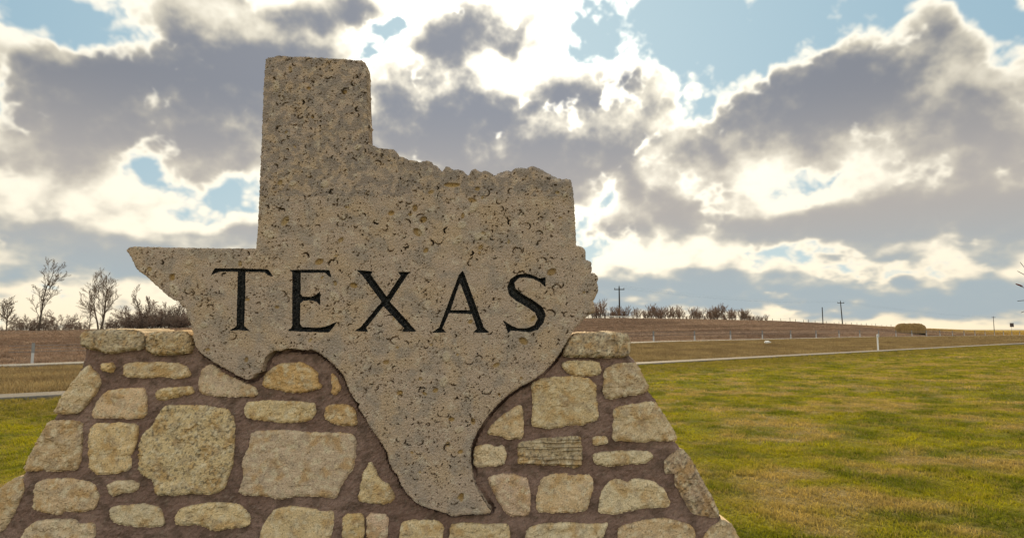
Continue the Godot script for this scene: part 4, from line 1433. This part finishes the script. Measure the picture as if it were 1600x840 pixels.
	low.limb(PackedVector3Array([Vector3(-0.02, 1.45, 0), Vector3(-0.9, 1.85, 0.02), Vector3(-1.75, 2.02, 0.0), Vector3(-2.25, 2.06, 0.02), Vector3(-2.36, 2.10, 0.02)]), PackedFloat32Array([0.022, 0.016, 0.009, 0.005, 0.003]), 5, Color(0.11, 0.085, 0.065))
	for t in [[Vector3(-2.05, 2.04, 0.01), Vector3(-2.22, 2.2, 0.03), Vector3(-2.36, 2.37, 0.05)], [Vector3(-2.22, 2.2, 0.03), Vector3(-2.32, 2.22, 0.06), Vector3(-2.4, 2.27, 0.05)], [Vector3(-2.0, 2.04, 0.0), Vector3(-2.2, 1.95, 0.03), Vector3(-2.42, 1.93, 0.04)], [Vector3(-1.8, 2.02, 0.0), Vector3(-2.15, 1.87, 0.0), Vector3(-2.38, 1.80, 0.03)]]:
		low.limb(PackedVector3Array(t), PackedFloat32Array([0.006, 0.0045, 0.003]), 4, Color(0.11, 0.08, 0.06))
	put("low_branch", low.mesh(M.bark), near)
	var bud := Buf.new()
	bud.limb(PackedVector3Array([Vector3(-2.33, 2.1, 0.02), Vector3(-2.36, 2.11, 0.02), Vector3(-2.39, 2.12, 0.02), Vector3(-2.41, 2.13, 0.02)]), PackedFloat32Array([0.004, 0.009, 0.008, 0.002]), 6, Color(0.28, 0.07, 0.05))
	put("bud", bud.mesh(M.bark), near)


func on_ridge(bearing: float, s: float) -> Vector3:
	# where the line of sight at that bearing (in 1/960 of a tangent, counted from the left) meets the line s metres behind the far road
	var t := (bearing - 800.0) / 960.0
	var d := Vector2(t, -1.0)
	var k := (s + ROAD_START.dot(ROAD_AWAY)) / d.dot(ROAD_AWAY)
	return spot_at(d.x * k, d.y * k)


# ------------------------------------------------------------------ grass
func tuft(blades: int, high: float, spread: float, width: float, lean: float, seed_of: int, mat: Material) -> ArrayMesh:
	var r := RandomNumberGenerator.new()
	r.seed = seed_of
	var b := Buf.new()
	for k in blades:
		var a := r.randf() * TAU
		var root := Vector3(cos(a), 0, sin(a)) * spread * sqrt(r.randf())
		var dir := Vector3(r.randfn(), 0, r.randfn()) * lean
		var h := high * r.randf_range(0.5, 1.1)
		var side := Vector3(cos(r.randf() * TAU), 0, 0)
		var t := r.randf() * TAU
		side = Vector3(cos(t), 0, sin(t)) * width
		var mid := root + Vector3(0, h * 0.6, 0) + dir * h * 0.4
		var tip := root + Vector3(0, h * 0.92, 0) + dir * h * 1.15
		var tone := r.randf_range(0.75, 1.2)
		var c := Color(tone, tone, tone)
		var q := b.v.size()
		b.v.append_array([root - side, root + side, mid - side * 0.75, mid + side * 0.75, tip])
		b.c.append_array([c, c, c, c, c])
		b.i.append_array([q, q + 2, q + 3, q, q + 3, q + 1, q + 2, q + 4, q + 3])
	return b.mesh(mat)


func scatter(called: String, mesh: Mesh, spots: Array, label: String, category: String):
	var mm := MultiMesh.new()
	mm.transform_format = MultiMesh.TRANSFORM_3D
	mm.use_colors = true
	mm.mesh = mesh
	mm.instance_count = spots.size()
	for k in spots.size():
		mm.set_instance_transform(k, spots[k][0])
		mm.set_instance_color(k, spots[k][1])
	var o := MultiMeshInstance3D.new()
	o.multimesh = mm
	o.name = numbered(called)
	add_child(o, true)
	o.set_meta("kind", "stuff")
	describe(o, label, category)


func build_grass():
	var r := RandomNumberGenerator.new()
	r.seed = 77
	var near := []
	var mid := []
	for band in [[3.2, 9.5, 420.0, 1.0], [9.5, 17.0, 150.0, 1.35], [17.0, 36.0, 55.0, 1.9], [36.0, 80.0, 14.0, 3.0]]:
		var span := deg_to_rad(100.0)
		var area: float = 0.5 * span * (band[1] * band[1] - band[0] * band[0])
		for k in int(area * band[2]):
			var dist := sqrt(lerpf(band[0] * band[0], band[1] * band[1], r.randf()))
			var a := (r.randf() - 0.5) * span
			var x := sin(a) * dist
			var z := -cos(a) * dist
			if z > -4.56 and x > -3.5 and x < 1.7 and z < -4.02:
				continue
			var q := along_away(x, z)
			if q.y > -26.65 + 0.12 * r.randf():
				continue
			var c := lawn_colour(x, z)
			c = c * r.randf_range(0.75, 1.3)
			if r.randf() < 0.22:
				c = c.lerp(Color(0.30, 0.235, 0.10), 0.7)
			var long := clampf(0.75 + 0.9 * noise_a.get_noise_2d(x * 1.3, z * 1.3) + 0.5 * smoothstep(-31.0, -27.0, q.y), 0.4, 1.7)
			var s: float = band[3] * r.randf_range(0.8, 1.25)
			var t := Transform3D(Basis(Vector3.UP, r.randf() * TAU).scaled(Vector3(s, (0.6 + 0.4 * s) * long, s)), Vector3(x, land(x, z) - 0.004, z))
			near.append([t, c])
	print("lawn tufts ", near.size())
	scatter("lawn_grass", tuft(13, 0.046, 0.055, 0.0030, 0.45, 5, M.blade), near, "short patchy green and straw winter grass of the lawn", "grass")
	# rough brown grass of the verge between path and road
	for k in 60000:
		var u := r.randf_range(-75, 60) if k % 4 else r.randf_range(60, 300)
		var s := r.randf_range(-25.5, -1.6)
		var p := flat(u, s, 0)
		if p.z > -8 or absf(p.x / -p.z) > 1.1:
			continue
		var dry := clampf(0.5 + 1.2 * noise_c.get_noise_2d(p.x * 0.2, p.z * 0.2), 0, 1)
		var c := Color(0.25, 0.172, 0.085).lerp(Color(0.37, 0.27, 0.125), dry) * r.randf_range(0.7, 1.3)
		var size := r.randf_range(0.7, 1.4) * (1.0 if u < 60 else 2.0)
		mid.append([Transform3D(Basis(Vector3.UP, r.randf() * TAU).scaled(Vector3(size, r.randf_range(0.7, 1.3), size)), Vector3(p.x, land(p.x, p.z) - 0.02, p.z)), c])
	print("verge tufts ", mid.size())
	scatter("verge_grass", tuft(26, 0.22, 0.26, 0.006, 0.3, 6, M.straw), mid, "rough brown winter grass on the verge between path and road", "grass")
	var field := []
	for k in 150000:
		var u := r.randf_range(-85, 100) if k % 3 else r.randf_range(100, 420)
		var s := r.randf_range(1.6, 56.0)
		var p := flat(u, s, 0)
		var bearing := p.x / -p.z
		if absf(bearing) > 1.1:
			continue
		var c := field_colour(u, s) * r.randf_range(0.65, 1.35)
		var size := r.randf_range(0.8, 1.5) * (1.0 if u < 100 else 1.8)
		field.append([Transform3D(Basis(Vector3.UP, r.randf() * TAU).scaled(Vector3(size, r.randf_range(0.6, 1.2), size)), Vector3(p.x, land(p.x, p.z) - 0.02, p.z)), c])
	print("field tufts ", field.size())
	scatter("field_grass", tuft(22, 0.24, 0.32, 0.010, 0.4, 7, M.straw), field, "dry brown grass of the field rising behind the road", "grass")
